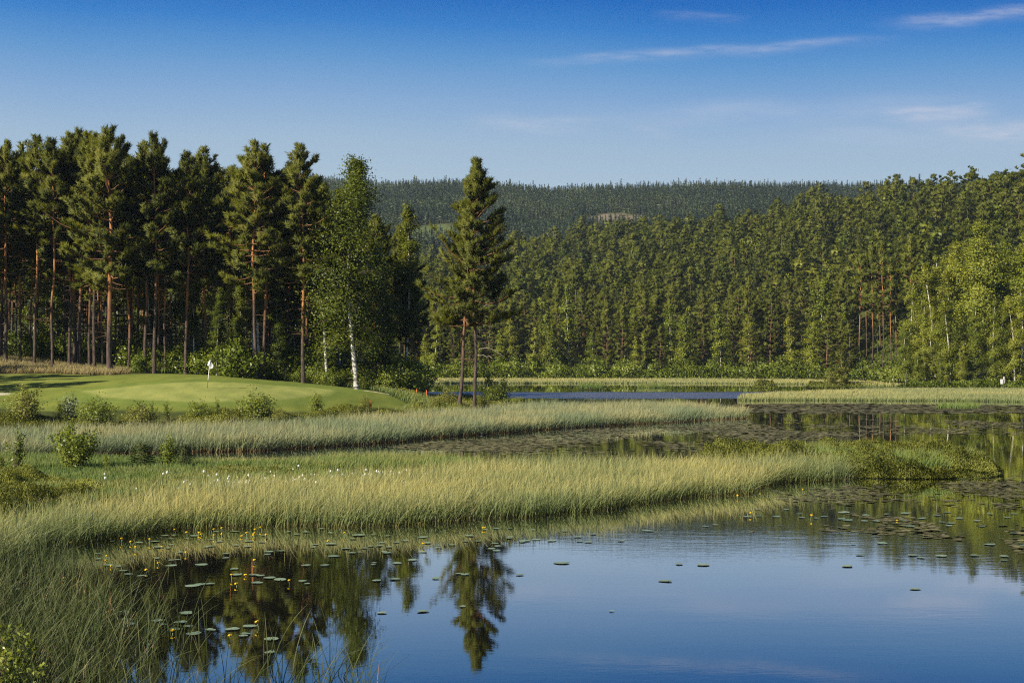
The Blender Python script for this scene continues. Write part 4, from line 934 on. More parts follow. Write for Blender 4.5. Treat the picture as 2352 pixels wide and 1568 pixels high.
REED_E = np.vstack([poly((1690, 921), (1800, 920), (2000, 921), (2200, 922), (2360, 924), (2900, 930)), polyD((2900, 205), (2360, 212), (2080, 212), (1960, 205), (1800, 190), (1700, 178))])
bed('reed_bed', REED_E, 26, 0.50, 0.075, 53, 'reed', 'yellow green reed strip in front of the birch grove at right', tsc=14.0, base=0.5, nseg=2, edge=2.0)
FSTRIP = polyD((900, 266), (1300, 267), (1600, 266), (1840, 258), (1990, 246), (2090, 236), (2090, 250), (1990, 285), (1840, 303), (1600, 316), (1300, 318), (900, 320))
bed('reed_bed', FSTRIP, 7, 0.50, 0.13, 54, 'reed', 'thin pale reed line along the far shore', tsc=20.0, base=0.66, nseg=2, edge=2.5)
REED_D = poly((-500, 1305), (60, 1296), (150, 1318), (215, 1352), (260, 1400), (330, 1440), (440, 1470), (520, 1520), (640, 1556), (880, 1600), (900, 1700), (-500, 1760))
def dD(x, y):
    u = U0 + F * x / y; return np.clip(1.05 - (u - 60) / 520, 0.06, 1.0) * (0.3 + 0.7 * (fnoise(x, y, 1.7, 8) > 0.42)) * np.where((y > 27.0) & (y < 29.2), 0.45, 1.0)
bed('reed_bed', REED_D, 95, 0.92, 0.014, 55, 'reed_near', 'tall dark arching reeds in the water at the near left corner', dens=dD, nseg=7, curl=1.0, lean=0.12, base=0.42, hvar=0.26, spread=0.34, tsc=2.5, dead=0.05)
STRAY = poly((560, 1525), (860, 1540), (880, 1640), (600, 1640))
bed('reed_bed', STRAY, 16, 0.95, 0.016, 56, 'reed_near', 'sparse arching reed stalks at the right end of the near clump', nseg=8, curl=1.6, lean=0.30, base=0.25, hvar=0.2, spread=0.35)
MEAD = poly((-400, 1052), (0, 1052), (200, 1058), (460, 1066), (800, 1066), (1080, 1072), (1125, 1090), (1050, 1099), (950, 1114), (800, 1124), (600, 1137), (450, 1152), (330, 1167), (230, 1187), (120, 1212), (0, 1240), (-400, 1282))
bed('meadow_grass', MEAD, 170, 0.22, 0.024, 57, 'meadow', 'low green meadow dotted with white cotton grass', tsc=3.0, base=0.45, zland=True, amp=1.3, lean=0.15)
TUSS = poly((640, 1088), (800, 1064), (1080, 1070), (1130, 1080), (1110, 1094), (1000, 1098), (800, 1100))
bed('meadow_grass', TUSS, 160, 0.50, 0.024, 58, 'meadow', 'taller bright green grass at the back edge of the meadow', tsc=2.5, base=0.5, zland=True, dens=lambda x, y: 0.15 + 0.85 * (fnoise(x, y, 2.2, 3) > 0.42))
bed('rough_grass', TAN, 60, 0.42, 0.05, 59, 'straw', 'tan dry long grass on the rise below the pine trunks', nseg=2, base=0.45, zland=True, tsc=6.0)
CREST = np.array([(X(200, 126), 126), (X(440, 127), 127), (X(700, 127.5), 127.5), (X(840, 126), 126), (X(975, 118), 118), (X(1010, 124), 124), (X(900, 135), 135), (X(600, 136), 136), (X(200, 134), 134)])
bed('rough_grass', CREST, 45, 0.45, 0.05, 60, 'meadow', 'uncut green grass along the foot of the pine stand', nseg=2, base=0.6, zland=True, tsc=5.0)
POINT = np.vstack([outline((900, 952), (960, 930), (1010, 918)), [(X(1010, 128), 128), (X(1150, 132), 132), (X(1235, 138), 138)], poly((1240, 936), (1200, 941), (1100, 951), (960, 962))])
bed('rough_grass', POINT, 60, 0.5, 0.045, 61, 'meadow', 'rough grass round the two pines on the point', nseg=2, base=0.6, zland=True, tsc=3.0)
SPG = poly((1830, 1082), (1960, 1094), (2150, 1097), (2240, 1094), (2220, 1060), (1960, 1050), (1850, 1056))
bed('tussock_grass', SPG, 130, 0.66, 0.026, 62, 'meadow', 'green grass tufts between the shrubs on the small spit', zland=True, base=0.4, dens=lambda x, y: (fnoise(x, y, 2.0, 31) > 0.55) * 1.0)
TUF = polyD((2150, 134), (2250, 134), (2245, 141), (2160, 141))
bed('tussock_grass', TUF, 40, 0.55, 0.05, 63, 'meadow', 'small green reed tuft alone in the brown water weed', nseg=2, base=0.3)
for i, (pg, lab) in enumerate(((polyD((1330, 213), (1380, 213), (1378, 221), (1332, 221)), 'dark green tussock islet standing in the far water'), (polyD((1464, 229), (1530, 229), (1524, 238), (1470, 238)), 'brown edged grassy islet right of the tussock islet'),
                               (polyD((1848, 225), (1984, 225), (1990, 240), (1850, 240)), 'grass round the small islet with a stunted pine'))):
    bed('tussock_grass', pg, 26, (1.0, 0.75, 0.6)[i], 0.09, 64 + i, 'meadow', lab, nseg=2, base=0.25 + 0.2 * i, spread=0.5)

def heath(name, pg, per, hmax, seed, mat, label, ls=0.12, edge=1.2, clump=2.2, thr=0.25, cat='low shrubs'):
    """a low carpet of leafy twigs with rounded tops"""
    rng = np.random.default_rng(seed); x, y = scatter(pg, per, rng)
    s = sdist(pg, x, y); c = fnoise(x, y, clump, seed) ; c2 = vnoise(x, y, clump * 0.35, seed + 5)
    top = hmax * np.clip((c - thr) / (0.75 - thr), 0.05, 1.15) * (0.75 + 0.4 * c2) * sstep(-0.1, edge, s)
    k = top > 0.05; x, y, top = x[k], y[k], top[k]
    f = rng.random(len(x)) ** 0.45
    z = np.maximum(hgt(x, y), 0.0) + top * f
    a = Acc(); n = len(x)
    d = unit(np.column_stack([rng.normal(size=n) * 0.5 + 0.1, rng.normal(size=n) * 0.5, rng.uniform(0.35, 1.2, n)]))
    cc = np.column_stack([x, y, z]); L = ls * rng.uniform(0.6, 1.35, n)[:, None]; sd = unit(np.cross(d, unit(rng.normal(size=(n, 3))))) * L * 0.24
    gx = (fnoise(x + 0.15, y, clump, seed) - fnoise(x - 0.15, y, clump, seed)) / 0.3 * hmax * 2; gy = (fnoise(x, y + 0.15, clump, seed) - fnoise(x, y - 0.15, clump, seed)) / 0.3 * hmax * 2
    nn = unit(np.column_stack([-gx, -gy, np.ones(n)]) + d * 0.3 + rng.normal(size=(n, 3)) * 0.4)
    sd = np.where((np.cross(sd, d) * nn).sum(1, keepdims=True) < 0, -sd, sd)
    V = np.stack([cc, cc + d * L * 0.55 + sd, cc + d * L, cc + d * L * 0.55 - sd], 1).reshape(-1, 3); i = np.arange(n) * 4
    T = np.concatenate([np.stack([i, i + 1, i + 2], 1), np.stack([i, i + 2, i + 3], 1)])
    a.add(V, T, np.repeat(np.clip(0.42 + (vnoise(x, y, clump * 0.6, seed + 9) - 0.5) * 0.5 + rng.normal(size=n) * 0.16, 0, 1), 4), 0.5, np.repeat(nn, 4, 0))
    print(name, n)
    return tag(link(name, a.mesh(name, M[mat])), label, cat, kind='stuff')
BELT = np.vstack([poly((-400, 1009), (0, 1002), (300, 996), (600, 986), (800, 972), (960, 961), (1100, 950), (1200, 940)), outline((1120, 935), (1000, 938), (930, 940), (800, 946), (640, 950), (420, 955), (250, 962), (100, 958), (-60, 955))])
heath('shrubbery', BELT, 520, 0.78, 71, 'heath_leaf', 'belt of low olive shrubs along the water below the golf green', 0.10, clump=3.0)
heath('shrubbery', poly((1560, 1080), (1650, 1086), (1800, 1085), (1960, 1098), (2100, 1101), (2230, 1100), (2300, 1096), (2314, 1088), (2275, 1070), (2150, 1055), (1950, 1048), (1750, 1047), (1620, 1055)), 1700, 0.90, 72, 'heath_leaf', 'low olive shrubs covering the spit that ends in the lake at right', 0.064, 0.75, 1.7, 0.16)
heath('shrubbery', poly((-400, 1285), (-100, 1250), (0, 1225), (80, 1190), (190, 1165), (290, 1150), (250, 1125), (140, 1112), (0, 1105), (-400, 1100)), 1300, 0.75, 73, 'heath_leaf', 'mound of low olive shrubs at the left end of the meadow', 0.065, 1.6, 2.0, 0.15)
heath('low_plants', poly((420, 1090), (700, 1078), (1000, 1084), (1080, 1092), (950, 1108), (700, 1124), (480, 1140), (330, 1150)), 420, 0.34, 81, 'heath_leaf', 'patchy brown and olive low plants on the meadow', 0.075, 0.5, 1.6, 0.38)
heath('shrubbery', np.vstack([outline((960, 950), (1010, 925), (1060, 912), (1120, 915)), [(X(1150, 131), 131), (X(1225, 138), 138)], poly((1238, 937), (1200, 942), (1100, 951))]), 150, 0.8, 74, 'heath_leaf', 'low bushes round the foot of the two pines on the point', 0.16, 1.0, 2.5, 0.2)
heath('shrubbery', polyD((2060, 226), (2200, 222), (2360, 221), (2900, 212), (2900, 222), (2360, 232), (2200, 238), (2075, 242)), 40, 1.1, 75, 'bush_leaf', 'low green growth along the shore below the birch grove', 0.34, 1.5, 4.0, 0.15)
heath('shrubbery', polyD((1727, 227), (1786, 227), (1780, 233), (1732, 233)), 60, 1.4, 76, 'heath_leaf', 'small bushy islet left of the islet with the stunted pine', 0.25, 0.8, 2.5, 0.1)
heath('shrubbery', polyD((1846, 224), (1984, 224), (1980, 236), (1850, 236)), 60, 0.9, 77, 'heath_leaf', 'low bushes on the islet with the stunted pine', 0.25, 0.8, 2.5, 0.1)
heath('undergrowth', polyD((930, 318), (1300, 315), (1700, 309), (1900, 296), (1960, 288), (1975, 296), (1700, 340), (1300, 346), (930, 348)), 13, 3.2, 78, 'bush_leaf', 'green undergrowth along the far water edge', 0.5, 2.0, 6.0, 0.15)
heath('undergrowth', polyD((1965, 285), (2068, 262), (2075, 300), (2080, 345), (1960, 345)), 12, 0.7, 79, 'bush_leaf', 'sunlit forest floor plants in the gap of the far shore', 0.4, 2.0, 4.0, 0.3)
heath('undergrowth', np.array([(X(-80, 134), 134), (X(300, 130), 130), (X(600, 129), 129), (X(880, 129), 129), (X(960, 134), 134), (X(960, 160), 160), (X(-80, 160), 160)]), 22, 1.0, 80, 'bush_leaf', 'ferns and bilberry on the floor of the pine stand', 0.28, 1.5, 4.0, 0.3)

# ------------------------------------------------------------------ single shrubs and saplings
alder = [Kind('shrub', shrub_arrays(800, 2.4, 1.1, 30, 135, 0.115, 0.18, 0.65, 0.3), 'twig', 'bush_leaf', 2.4, ('stem', 'foliage')), Kind('shrub', shrub_arrays(801, 1.6, 0.9, 26, 130, 0.085, 0.24, 0.6), 'twig', 'bush_leaf', 1.6, ('stem', 'foliage')),
         Kind('shrub', shrub_arrays(802, 2.0, 0.42, 9, 80, 0.10, 0.34, 0.5, 0.6), 'twig', 'bush_leaf', 2.0, ('stem', 'foliage')), Kind('shrub', shrub_arrays(803, 1.5, 0.42, 14, 90, 0.085, 0.34, 0.5, vase=True), 'twig', 'bush_leaf', 1.5, ('stem', 'foliage')),
         Kind('shrub', shrub_arrays(804, 1.8, 0.9, 24, 125, 0.085, 0.24, 0.65), 'twig', 'heath_leaf', 1.8, ('stem', 'foliage'))]
grey_willow = Kind('shrub', shrub_arrays(806, 1.5, 0.5, 14, 90, 0.11, 0.4, 0.5), 'twig', 'willow_leaf', 1.5, ('stem', 'foliage'))
baby_spruce = Kind('spruce_sapling', spruce_arrays(807, 1.1, 0.50, 0.02, 0.07, 8, 26, 0.13, 0.04, 0.014), 'twig', 'spruce_needle', 1.1)
baby_pine = Kind('pine_tree', pine_arrays(808, 4.5, 0.08, 1.2, whorl=0.45, per=4, twigs=4, shoots=2, nb=9, bl=0.30, bw=0.08, form='cone', dead=5, sides=5, r0=0.05), 'pine_bark', 'pine_needle', 4.5)
GM, GBt = 'saplings on the meadow', 'shrubs standing in the belt below the green'
for kd, u, vt, vb, wd, lab, gr in ((alder[0], 166, 950, 1083, 1.0, 'largest leafy alder bush on the left of the meadow', GM), (alder[2], 38, 972, 1086, 1.0, 'tall narrow sapling left of the large alder bush', GM), (alder[2], 0, 1034, 1090, 1.2, 'sapling cut by the left edge of the picture', GM),
                               (alder[2], 246, 1028, 1085, 0.9, 'thin small sapling just right of the large alder bush', GM), (baby_spruce, 328, 1017, 1076, 1.25, 'wider dark little spruce left of the vase shaped sapling', GM), (alder[3], 387, 993, 1075, 1.0, 'vase shaped upright sapling between two little spruces', GM), (baby_spruce, 424, 1018, 1076, 0.8, 'narrow dark little spruce right of the vase shaped sapling', GM),
                               (alder[4], 59, 888, 972, 1.15, 'tall pale yellowish bush at the left end of the shrub belt', GBt), (grey_willow, 160, 903, 962, 1.0, 'silvery grey willow bush in the shrub belt', GBt), (alder[2], 133, 918, 960, 1.3, 'small dark sapling beside the silvery willow', GBt), (alder[1], 224, 912, 984, 1.2, 'broad bush in the belt above the large alder bush', GBt),
                               (alder[4], 318, 923, 990, 1.3, 'wide grey green bush in the middle of the shrub belt', GBt), (alder[2], 352, 920, 972, 0.9, 'thin pale sapling rising beside the wide grey green bush', GBt), (alder[2], 385, 921, 967, 1.2, 'pointed little green sapling in the shrub belt', GBt), (alder[1], 458, 918, 967, 1.2, 'round bush in the belt straight below the golf flag', GBt),
                               (alder[2], 497, 915, 964, 1.0, 'wispy sapling right of the round bush below the flag', GBt), (alder[1], 588, 896, 966, 1.2, 'biggest round bush of the belt, right of the golf flag', GBt), (alder[3], 727, 905, 948, 1.7, 'fan shaped bush against the light corner of the green', GBt), (alder[4], 838, 910, 948, 1.0, 'small olive bush beside the nearest orange stake', GBt),
                               (alder[4], 1030, 892, 938, 1.2, 'grey green bush left of the leaning pine foot', GBt), (alder[1], 1135, 874, 932, 1.1, 'bright leafy bush right of the straight lone pine', GBt), (alder[2], 1122, 852, 925, 1.3, 'tall thin bush behind the bright bush by the lone pines', GBt), (alder[2], 1160, 868, 930, 1.2, 'thin sapling at the right of the bright bush on the point', GBt),
                               (alder[4], 1100, 905, 942, 1.4, 'low wide bush in front of the straight lone pine', GBt), (alder[1], 1185, 908, 936, 1.4, 'low round bush towards the tip of the point', GBt), (alder[4], 640, 935, 975, 1.3, 'low bush beside the biggest round bush of the belt', GBt), (alder[4], 1000, 912, 942, 1.2, 'small bush at the right end of the fairway edge', GBt)):
    if vb > 1000: x, y = P(u, vb, 0.1)
    else: x, y = hit(u, vb, 85, 140)[:2]
    kd.put(x, y, top_h(u, y, vt, hz1(x, y)) * (1.0 if vb > 1000 else 1.12), lab, 'shrub' if kd is not baby_spruce else 'spruce sapling', gr, wide=wd)
x, y = X(1934, 230), 230; baby_pine.put(x, y, 6.2, 'stunted pine with bare lower twigs on the small islet', 'pine tree', z=0.1)
x, y = X(1908, 232), 232; alder[4].put(x, y, 3.2, 'grey bush beside the stunted pine on the islet', 'shrub', z=0.1)
x, y = P(22, 1600, 0.2); alder[1].put(x, y - 0.6, 1.25, 'leafy green bush at the bottom left corner in front of the reeds', 'shrub', z=-0.05)
x, y = P(-40, 1570, 0.2); alder[1].put(x, y, 1.35, 'leafy green bush just outside the bottom left corner', 'shrub', z=-0.05)

# ------------------------------------------------------------------ cotton grass, lily pads, water lilies
m_cotton = plain('cotton_tuft', (0.80, 0.79, 0.75), 0.9, 0.1)
def ball(acc, c, r, squash=1.0, n=8, m=5):
    V = [(c[0], c[1], c[2] - r * squash)]; T = []
    for i in range(1, m):
        th = PI * i / m
        for j in range(n): V.append((c[0] + r * math.sin(th) * math.cos(2 * PI * j / n), c[1] + r * math.sin(th) * math.sin(2 * PI * j / n), c[2] - r * squash * math.cos(th)))
    V.append((c[0], c[1], c[2] + r * squash)); e = len(V) - 1
    for j in range(n):
        T.append((0, 1 + (j + 1) % n, 1 + j)); T.append((e, 1 + (m - 2) * n + j, 1 + (m - 2) * n + (j + 1) % n))
        for i in range(m - 2):
            p, q = 1 + i * n + j, 1 + i * n + (j + 1) % n; T += [(p, q, q + n), (p, q + n, p + n)]
    acc.add(V, T)
def cotton_proto():
    r = empty('cotton_grass'); a = Acc(); tube(a, [(0, 0, -0.02), (0.02, 0.01, 0.2), (0.05, 0.0, 0.40)], [0.006, 0.005, 0.004], 4); link('stalk', a.mesh('stalk', M['meadow']), r)
    a = Acc(); ball(a, (0.06, 0, 0.415), 0.042, 1.25); rng = np.random.default_rng(1)
    d = unit(rng.normal(size=(26, 3)) + np.array([0.4, 0, -0.3])); spikes(a, np.repeat([[0.06, 0, 0.415]], 26, 0), d, 0.075, 0.02, rng, 0.5)
    link('tuft', a.mesh('tuft', m_cotton), r); return r
cg = cotton_proto(); used = False; rg = np.random.default_rng(77)
COT = [(656, 1107), (664, 1110), (612, 1098), (832, 1092), (845, 1096), (900, 1099), (880, 1107), (902, 1118), (930, 1117), (833, 1128), (850, 1132), (874, 1123), (897, 1108), (925, 1111), (920, 1112), (408, 1116), (420, 1108), (378, 1087), (382, 1088), (536, 1128), (546, 1114),
       (465, 1085), (478, 1088), (495, 1090), (527, 1093), (572, 1107), (576, 1103), (515, 1109), (240, 1087), (238, 1100), (316, 1117), (624, 1081), (628, 1099), (688, 1071), (674, 1076), (757, 1081), (960, 1083), (974, 1083), (990, 1080), (1000, 1079)]
COT += [(rg.normal(u0, sd), rg.normal(v0, 5)) for u0, v0, sd, n in ((545, 1112, 26, 24), (700, 1106, 40, 14), (620, 1094, 60, 12), (790, 1092, 60, 12), (880, 1085, 18, 14), (940, 1083, 30, 8), (500, 1106, 30, 8)) for _ in range(n)]
for u, v in COT:
    if not 1066 < v < 1140: continue
    o = copy_tree(cg) if used else cg; used = True
    x, y = P(u, v, 0.4); k = rg.uniform(0.55, 1.05); o.location = (x, y, 0.05); o.scale = (k, k, k); o.rotation_euler = (0, 0, rg.random() * 6.28)
    tag(o, 'single white tuft of cotton grass on the green meadow', 'cotton grass', 'cotton grass on the meadow', 'thing')
def pad_mat(name, c0, c1, rough=0.32, spec=0.5):
    m, t, out = new_mat(name); n = t.noise(t.new('ShaderNodeTexCoord').outputs['Object'], 6.0, 3)
    r = t.new('ShaderNodeObjectInfo').outputs['Random']; ti = t.attr('tint').outputs['Fac']
    f = t.math('ADD', t.math('MULTIPLY', n, 0.5), t.math('ADD', t.math('MULTIPLY', r, 0.35), t.math('MULTIPLY', t.math('SUBTRACT', ti, 0.5), 1.2)))
    b = bsdf(t, t.ramp(f, [(0.2, c0), (0.9, c1)]), rough, spec); t.l.new(b.outputs[0], out.inputs[0]); return m
m_pad = pad_mat('lily_pad', (0.17, 0.24, 0.12), (0.33, 0.41, 0.25), 0.36, 0.6)  # leaf green paled: sky sheen worked into the base colour
m_weed = pad_mat('pond_weed', (0.080, 0.074, 0.030), (0.200, 0.185, 0.088), 0.65, 0.15)
m_yel = plain('yellow_petal', (0.88, 0.60, 0.02), 0.45, 0.4, 20, 0.12)
def pad_mesh(seed):
    r = np.random.default_rng(seed); n = 22; V = [(0.06, 0, 0.006)]
    for j in range(n):
        th = 0.16 + (2 * PI - 0.32) * j / (n - 1); q = 1 + 0.05 * math.sin(3 * th + seed) + r.normal() * 0.015
        V.append((0.5 * q * math.cos(th), 0.42 * q * math.sin(th), 0.007 + 0.004 * max(0, math.sin(2 * th + seed)) ** 2))
    a = Acc(); a.add(V, [(0, 1 + j, 2 + j) for j in range(n - 1)]); a.add([(x, y, z - 0.004) for x, y, z in V], [(0, 2 + j, 1 + j) for j in range(n - 1)])
    return a.mesh('lily_pad', m_pad)
pm = [pad_mesh(i) for i in range(4)]
PADS = []
def addp(ox, oy, k, lst):
    for cx, cy, wd in lst: PADS.append((ox + cx * k, oy + cy * k, wd * k))
addp(0, 1148, .2685, [(1055, 602, 85), (1100, 632, 80), (1212, 646, 90), (1345, 495, 70), (1465, 513, 70), (1520, 509, 65), (1467, 558, 105), (1725, 551, 115), (1935, 456, 75), (1932, 493, 80), (1645, 732, 140), (1710, 720, 105), (1795, 714, 95), (2005, 587, 85), (2020, 637, 120), (2175, 638, 95), (2225, 645, 85), (2310, 664, 110),
     (2200, 705, 110), (2290, 463, 65), (2300, 440, 90), (1325, 352, 90), (1440, 407, 60), (1360, 400, 90), (1545, 443, 60), (1065, 955, 100), (1070, 1020, 145), (1350, 1028, 130), (1120, 1058, 90), (1395, 1062, 80), (1590, 960, 120), (1600, 970, 100), (1545, 1043, 125), (1610, 1075, 90), (1500, 1102, 110), (1800, 1108, 120), (1990, 1100, 140), (1655, 1140, 150), (2140, 1077, 140),
     (2100, 1140, 105), (2080, 1158, 90), (2310, 1185, 90), (2300, 1300, 80), (840, 455, 60), (840, 500, 60), (930, 553, 90), (1010, 564, 60), (115, 738, 70), (430, 741, 70), (150, 760, 60), (840, 1094, 80), (250, 1000, 90), (1410, 302, 70), (1490, 300, 60), (1460, 330, 60), (1600, 330, 50), (1660, 305, 80), (1810, 337, 50), (1880, 352, 70), (2020, 384, 60), (2130, 350, 80), (2120, 394, 80), (2240, 356, 60), (1465, 380, 50), (1770, 399, 60), (1810, 392, 70), (2010, 267, 80), (1850, 268, 60), (2250, 300, 50), (960, 350, 50), (880, 335, 60), (1190, 362, 80)])
addp(574, 1119, .2685, [(160, 547, 90), (150, 571, 65), (265, 542, 85), (720, 586, 115), (478, 665, 95), (640, 664, 90), (820, 521, 85), (875, 558, 85), (940, 552, 50), (980, 517, 70), (1150, 549, 75), (1170, 558, 85), (1035, 500, 60), (695, 481, 115), (1520, 473, 80), (1480, 549, 85), (1390, 619, 95), (1060, 645, 55), (1260, 646, 90), (1058, 660, 50), (1240, 783, 100), (1085, 794, 110), (1880, 412, 95), (2220, 432, 65), (2095, 478, 65),
     (2120, 501, 70), (2070, 524, 80), (2110, 539, 80), (1845, 458, 60), (1735, 489, 65), (1610, 498, 60), (1610, 512, 60), (1330, 453, 75), (1480, 423, 90), (1130, 1069, 90), (1480, 1056, 115), (1840, 741, 95), (1790, 735, 70), (1590, 775, 95), (1820, 1015, 65), (2310, 744, 80), (40, 747, 80), (95, 753, 70), (165, 770, 115), (260, 787, 130), (55, 812, 105), (490, 822, 70), (450, 800, 75), (185, 1293, 160), (170, 1407, 120),
     (930, 407, 130), (1060, 403, 60), (880, 437, 70), (1180, 412, 50), (1130, 470, 60), (1110, 497, 80), (1190, 508, 70), (560, 485, 70), (540, 510, 60), (480, 380, 70), (400, 400, 60), (330, 378, 60), (690, 388, 50), (620, 352, 60), (1250, 468, 60)])
addp(1665, 1091, .3042, [(920, 686, 85), (1437, 856, 90), (1187, 512, 95), (970, 518, 45), (1395, 382, 85), (1350, 338, 75), (900, 280, 100), (1055, 343, 65), (1145, 344, 65), (930, 338, 85), (880, 328, 90), (1065, 300, 75), (1360, 286, 80), (1490, 323, 80), (390, 311, 75), (170, 312, 75), (250, 306, 50), (750, 310, 60), (690, 323, 50), (465, 257, 55), (250, 255, 50), (1770, 323, 70), (1710, 360, 80), (1640, 352, 60), (1940, 384, 60),
     (2000, 520, 95), (2230, 510, 60), (2235, 528, 60), (2110, 609, 90), (2110, 640, 60), (1420, 602, 90), (1020, 600, 70), (1635, 607, 100), (1885, 603, 80), (1480, 620, 80), (1900, 343, 60), (2130, 318, 60), (560, 290, 60), (580, 318, 60), (1220, 293, 50), (1600, 300, 70), (1680, 278, 60), (2000, 290, 60), (2180, 290, 60), (1690, 380, 60), (2180, 436, 70)])
addp(1091, 832, .2685, [(1480, 1438, 120), (1015, 1467, 65), (300, 1490, 60), (295, 1502, 60), (425, 1523, 110), (405, 1533, 70), (525, 1513, 80), (660, 1522, 110), (880, 1491, 80), (900, 1528, 70), (970, 1534, 70), (1250, 1524, 70), (1975, 1401, 70), (2055, 1387, 55), (170, 1546, 70), (185, 1418, 70), (300, 1417, 50), (500, 1430, 55), (770, 1440, 60), (30, 1526, 60), (85, 1428, 60)])
PADS += [(1290, 1292, 40), (1615, 1296, 36), (1560, 1294, 24), (1528, 1333, 34), (1948, 1298, 26)]
rg = np.random.default_rng(9)
NOTE = {(2102, 1351): 'single round green lily pad alone on open blue water at right', (1528, 1333): 'lone lily pad on the open blue water right of the pine reflection', (1063, 1318): 'pair leaf pad lying on the dark pine reflection, right one', (1054, 1316): 'pad touching the larger pad on the pine reflection, left one', (1405, 1402): 'small pad far out on the blue water'}
PADS.append((1405, 1402, 14))
for i, (u, v, wd) in enumerate(PADS):
    x, y = P(u, v, 0.012); o = link('lily_pad', pm[i % 4], None, (x, y, 0.010 + 0.002 * (i % 3)))
    k = wd * y / F * 0.95; o.scale = (k, k * rg.uniform(0.8, 1.1), 1); o.rotation_euler = (rg.normal() * 0.02, rg.normal() * 0.02, rg.random() * 6.28)
    lab = next((s for (a, b), s in NOTE.items() if abs(a - u) < 4 and abs(b - v) < 3), None)
    if lab: tag(o, lab, 'lily pad', 'lily pads')
    else: tag(o, 'green lily pad floating flat among others near the reeds', 'lily pad', 'lily pads')
def lily_proto():
    a = Acc(); ball(a, (0, 0, 0.10), 0.042, 0.85, 10, 6)
    rng = np.random.default_rng(4)
    for j in range(5):                                  # cupped sepals
        th = j * 2 * PI / 5; s = np.linspace(-0.5, 0.5, 3); V = []
        for h, rr, wd in ((0.068, 0.022, 0.5), (0.085, 0.052, 0.75), (0.125, 0.058, 0.55)):
            for q in s: V.append((rr * math.cos(th + q * wd * 1.6), rr * math.sin(th + q * wd * 1.6), h))
        a.add(V, [(0, 1, 4), (0, 4, 3), (1, 2, 5), (1, 5, 4), (3, 4, 7), (3, 7, 6), (4, 5, 8), (4, 8, 7)])
    r = link('water_lily', a.mesh('bloom', m_yel, True))
    b = Acc(); tube(b, [(0.01, 0, -0.15), (0.004, 0.003, 0.0), (0, 0, 0.075)], [0.009, 0.008, 0.008], 6); link('stalk', b.mesh('stalk', m_pad, True), r)
    return r
ly = lily_proto(); FL = []
FL += [(c * .2685, 1148 + d * .2685) for c, d in ((1041, 354), (1121, 366), (1280, 358), (1156, 420), (1380, 402), (1595, 297), (1700, 286), (1828, 271), (1900, 254), (2065, 309), (2110, 306), (2168, 306), (2272, 309), (2180, 252), (2235, 250), (1586, 460), (1355, 545), (1252, 606), (914, 484), (909, 512), (950, 566), (1981, 665), (2099, 643), (2025, 727), (2205, 1080), (1965, 1178), (1478, 1128), (600, 380), (432, 353), (268, 478), (547, 676), (1898, 306), (1726, 296), (1828, 314), (1500, 267), (323, 327), (645, 340))]
FL += [(574 + c * .2685, 1119 + d * .2685) for c, d in ((674, 460), (810, 410), (1481, 498), (335, 815), (38, 634), (135, 416), (29, 412), (2000, 352))]
FL += [(1665 + c * .3042, 1091 + d * .3042) for c, d in ((194, 300), (650, 324), (1300, 338), (588, 124), (266, 152), (95, 169))]
FL += [(1091 + 80 * .2685, 832 + 1420 * .2685), (1091 + 2030 * .2685, 832 + 1116 * .2685), (1091 + 2245 * .2685, 832 + 1152 * .2685)]
for i, (u, v) in enumerate(FL):
    o = ly if i == 0 else copy_tree(ly); x, y = P(u, v, 0.03); o.location = (x, y, rg.uniform(-0.03, 0.06)); k = rg.uniform(0.48, 0.7); o.scale = (k, k, k); o.rotation_euler = (rg.normal() * 0.15, rg.normal() * 0.15, rg.random() * 6.28)
    tag(o, 'small yellow water lily bloom standing on its stalk among lily pads', 'water lily', 'yellow water lilies')
def weed(name, pg, per, size, seed, label, thr, sc, mat, strch=2.2):
    rng = np.random.default_rng(seed); x, y = scatter(pg, per, rng)
    s = sdist(pg, x, y)
    n_ = fnoise(x, y / strch * 1.0, sc, seed) + 0.10 * rng.normal(size=len(x)); k = n_ > thr + 0.25 * sstep(2.5, 0.0, s); x, y = x[k], y[k]; n = len(x)
    r = size * rng.uniform(0.55, 1.25, n); a = rng.random(n) * 6.28; V = []
    tx, ty = rng.normal(size=n) * 0.05, rng.normal(size=n) * 0.05
    for j in range(6):
        th = a + j * PI / 3; dx, dy = r * np.cos(th), r * np.sin(th) * 0.75; V.append(np.stack([x + dx, y + dy, 0.012 + tx * dx + ty * dy + 0.006 * rng.random(n)], -1))
    V = np.stack(V, 1).reshape(-1, 3); T = (np.array([(0, 1, 2), (0, 2, 3), (0, 3, 4), (0, 4, 5)])[None] + (np.arange(n) * 6)[:, None, None]).reshape(-1, 3)
    V[:, 2] = np.maximum(V[:, 2], 0.004)
    ti = np.repeat(np.clip(0.5 + rng.normal(size=n) * 0.22, 0, 1), 6)
    print(name, n)
    return tag(link(name, mesh_data(name, V, T, mat, {'tint': ti})), label, 'pond weed', kind='stuff')
weed('pond_weed', poly((880, 1026), (1010, 1012), (1200, 995), (1400, 982), (1620, 972), (1720, 964), (1840, 958), (2100, 962), (2360, 968), (2700, 975), (2700, 1010), (2352, 1003), (2150, 1000), (2020, 1002), (1900, 1022), (1700, 1042), (1500, 1048), (1250, 1048), (1000, 1038)), 22, 0.17, 91, 'brown floating leaf carpet covering the middle of the lake', 0.485, 5.0, m_weed)
weed('pond_weed', poly((1560, 938), (1750, 926), (2000, 926), (2360, 930), (2700, 934), (2700, 955), (2360, 950), (2000, 950), (1800, 950), (1640, 945)), 5, 0.36, 92, 'brown floating leaves in front of the right reed strip', 0.36, 7.0, m_weed)
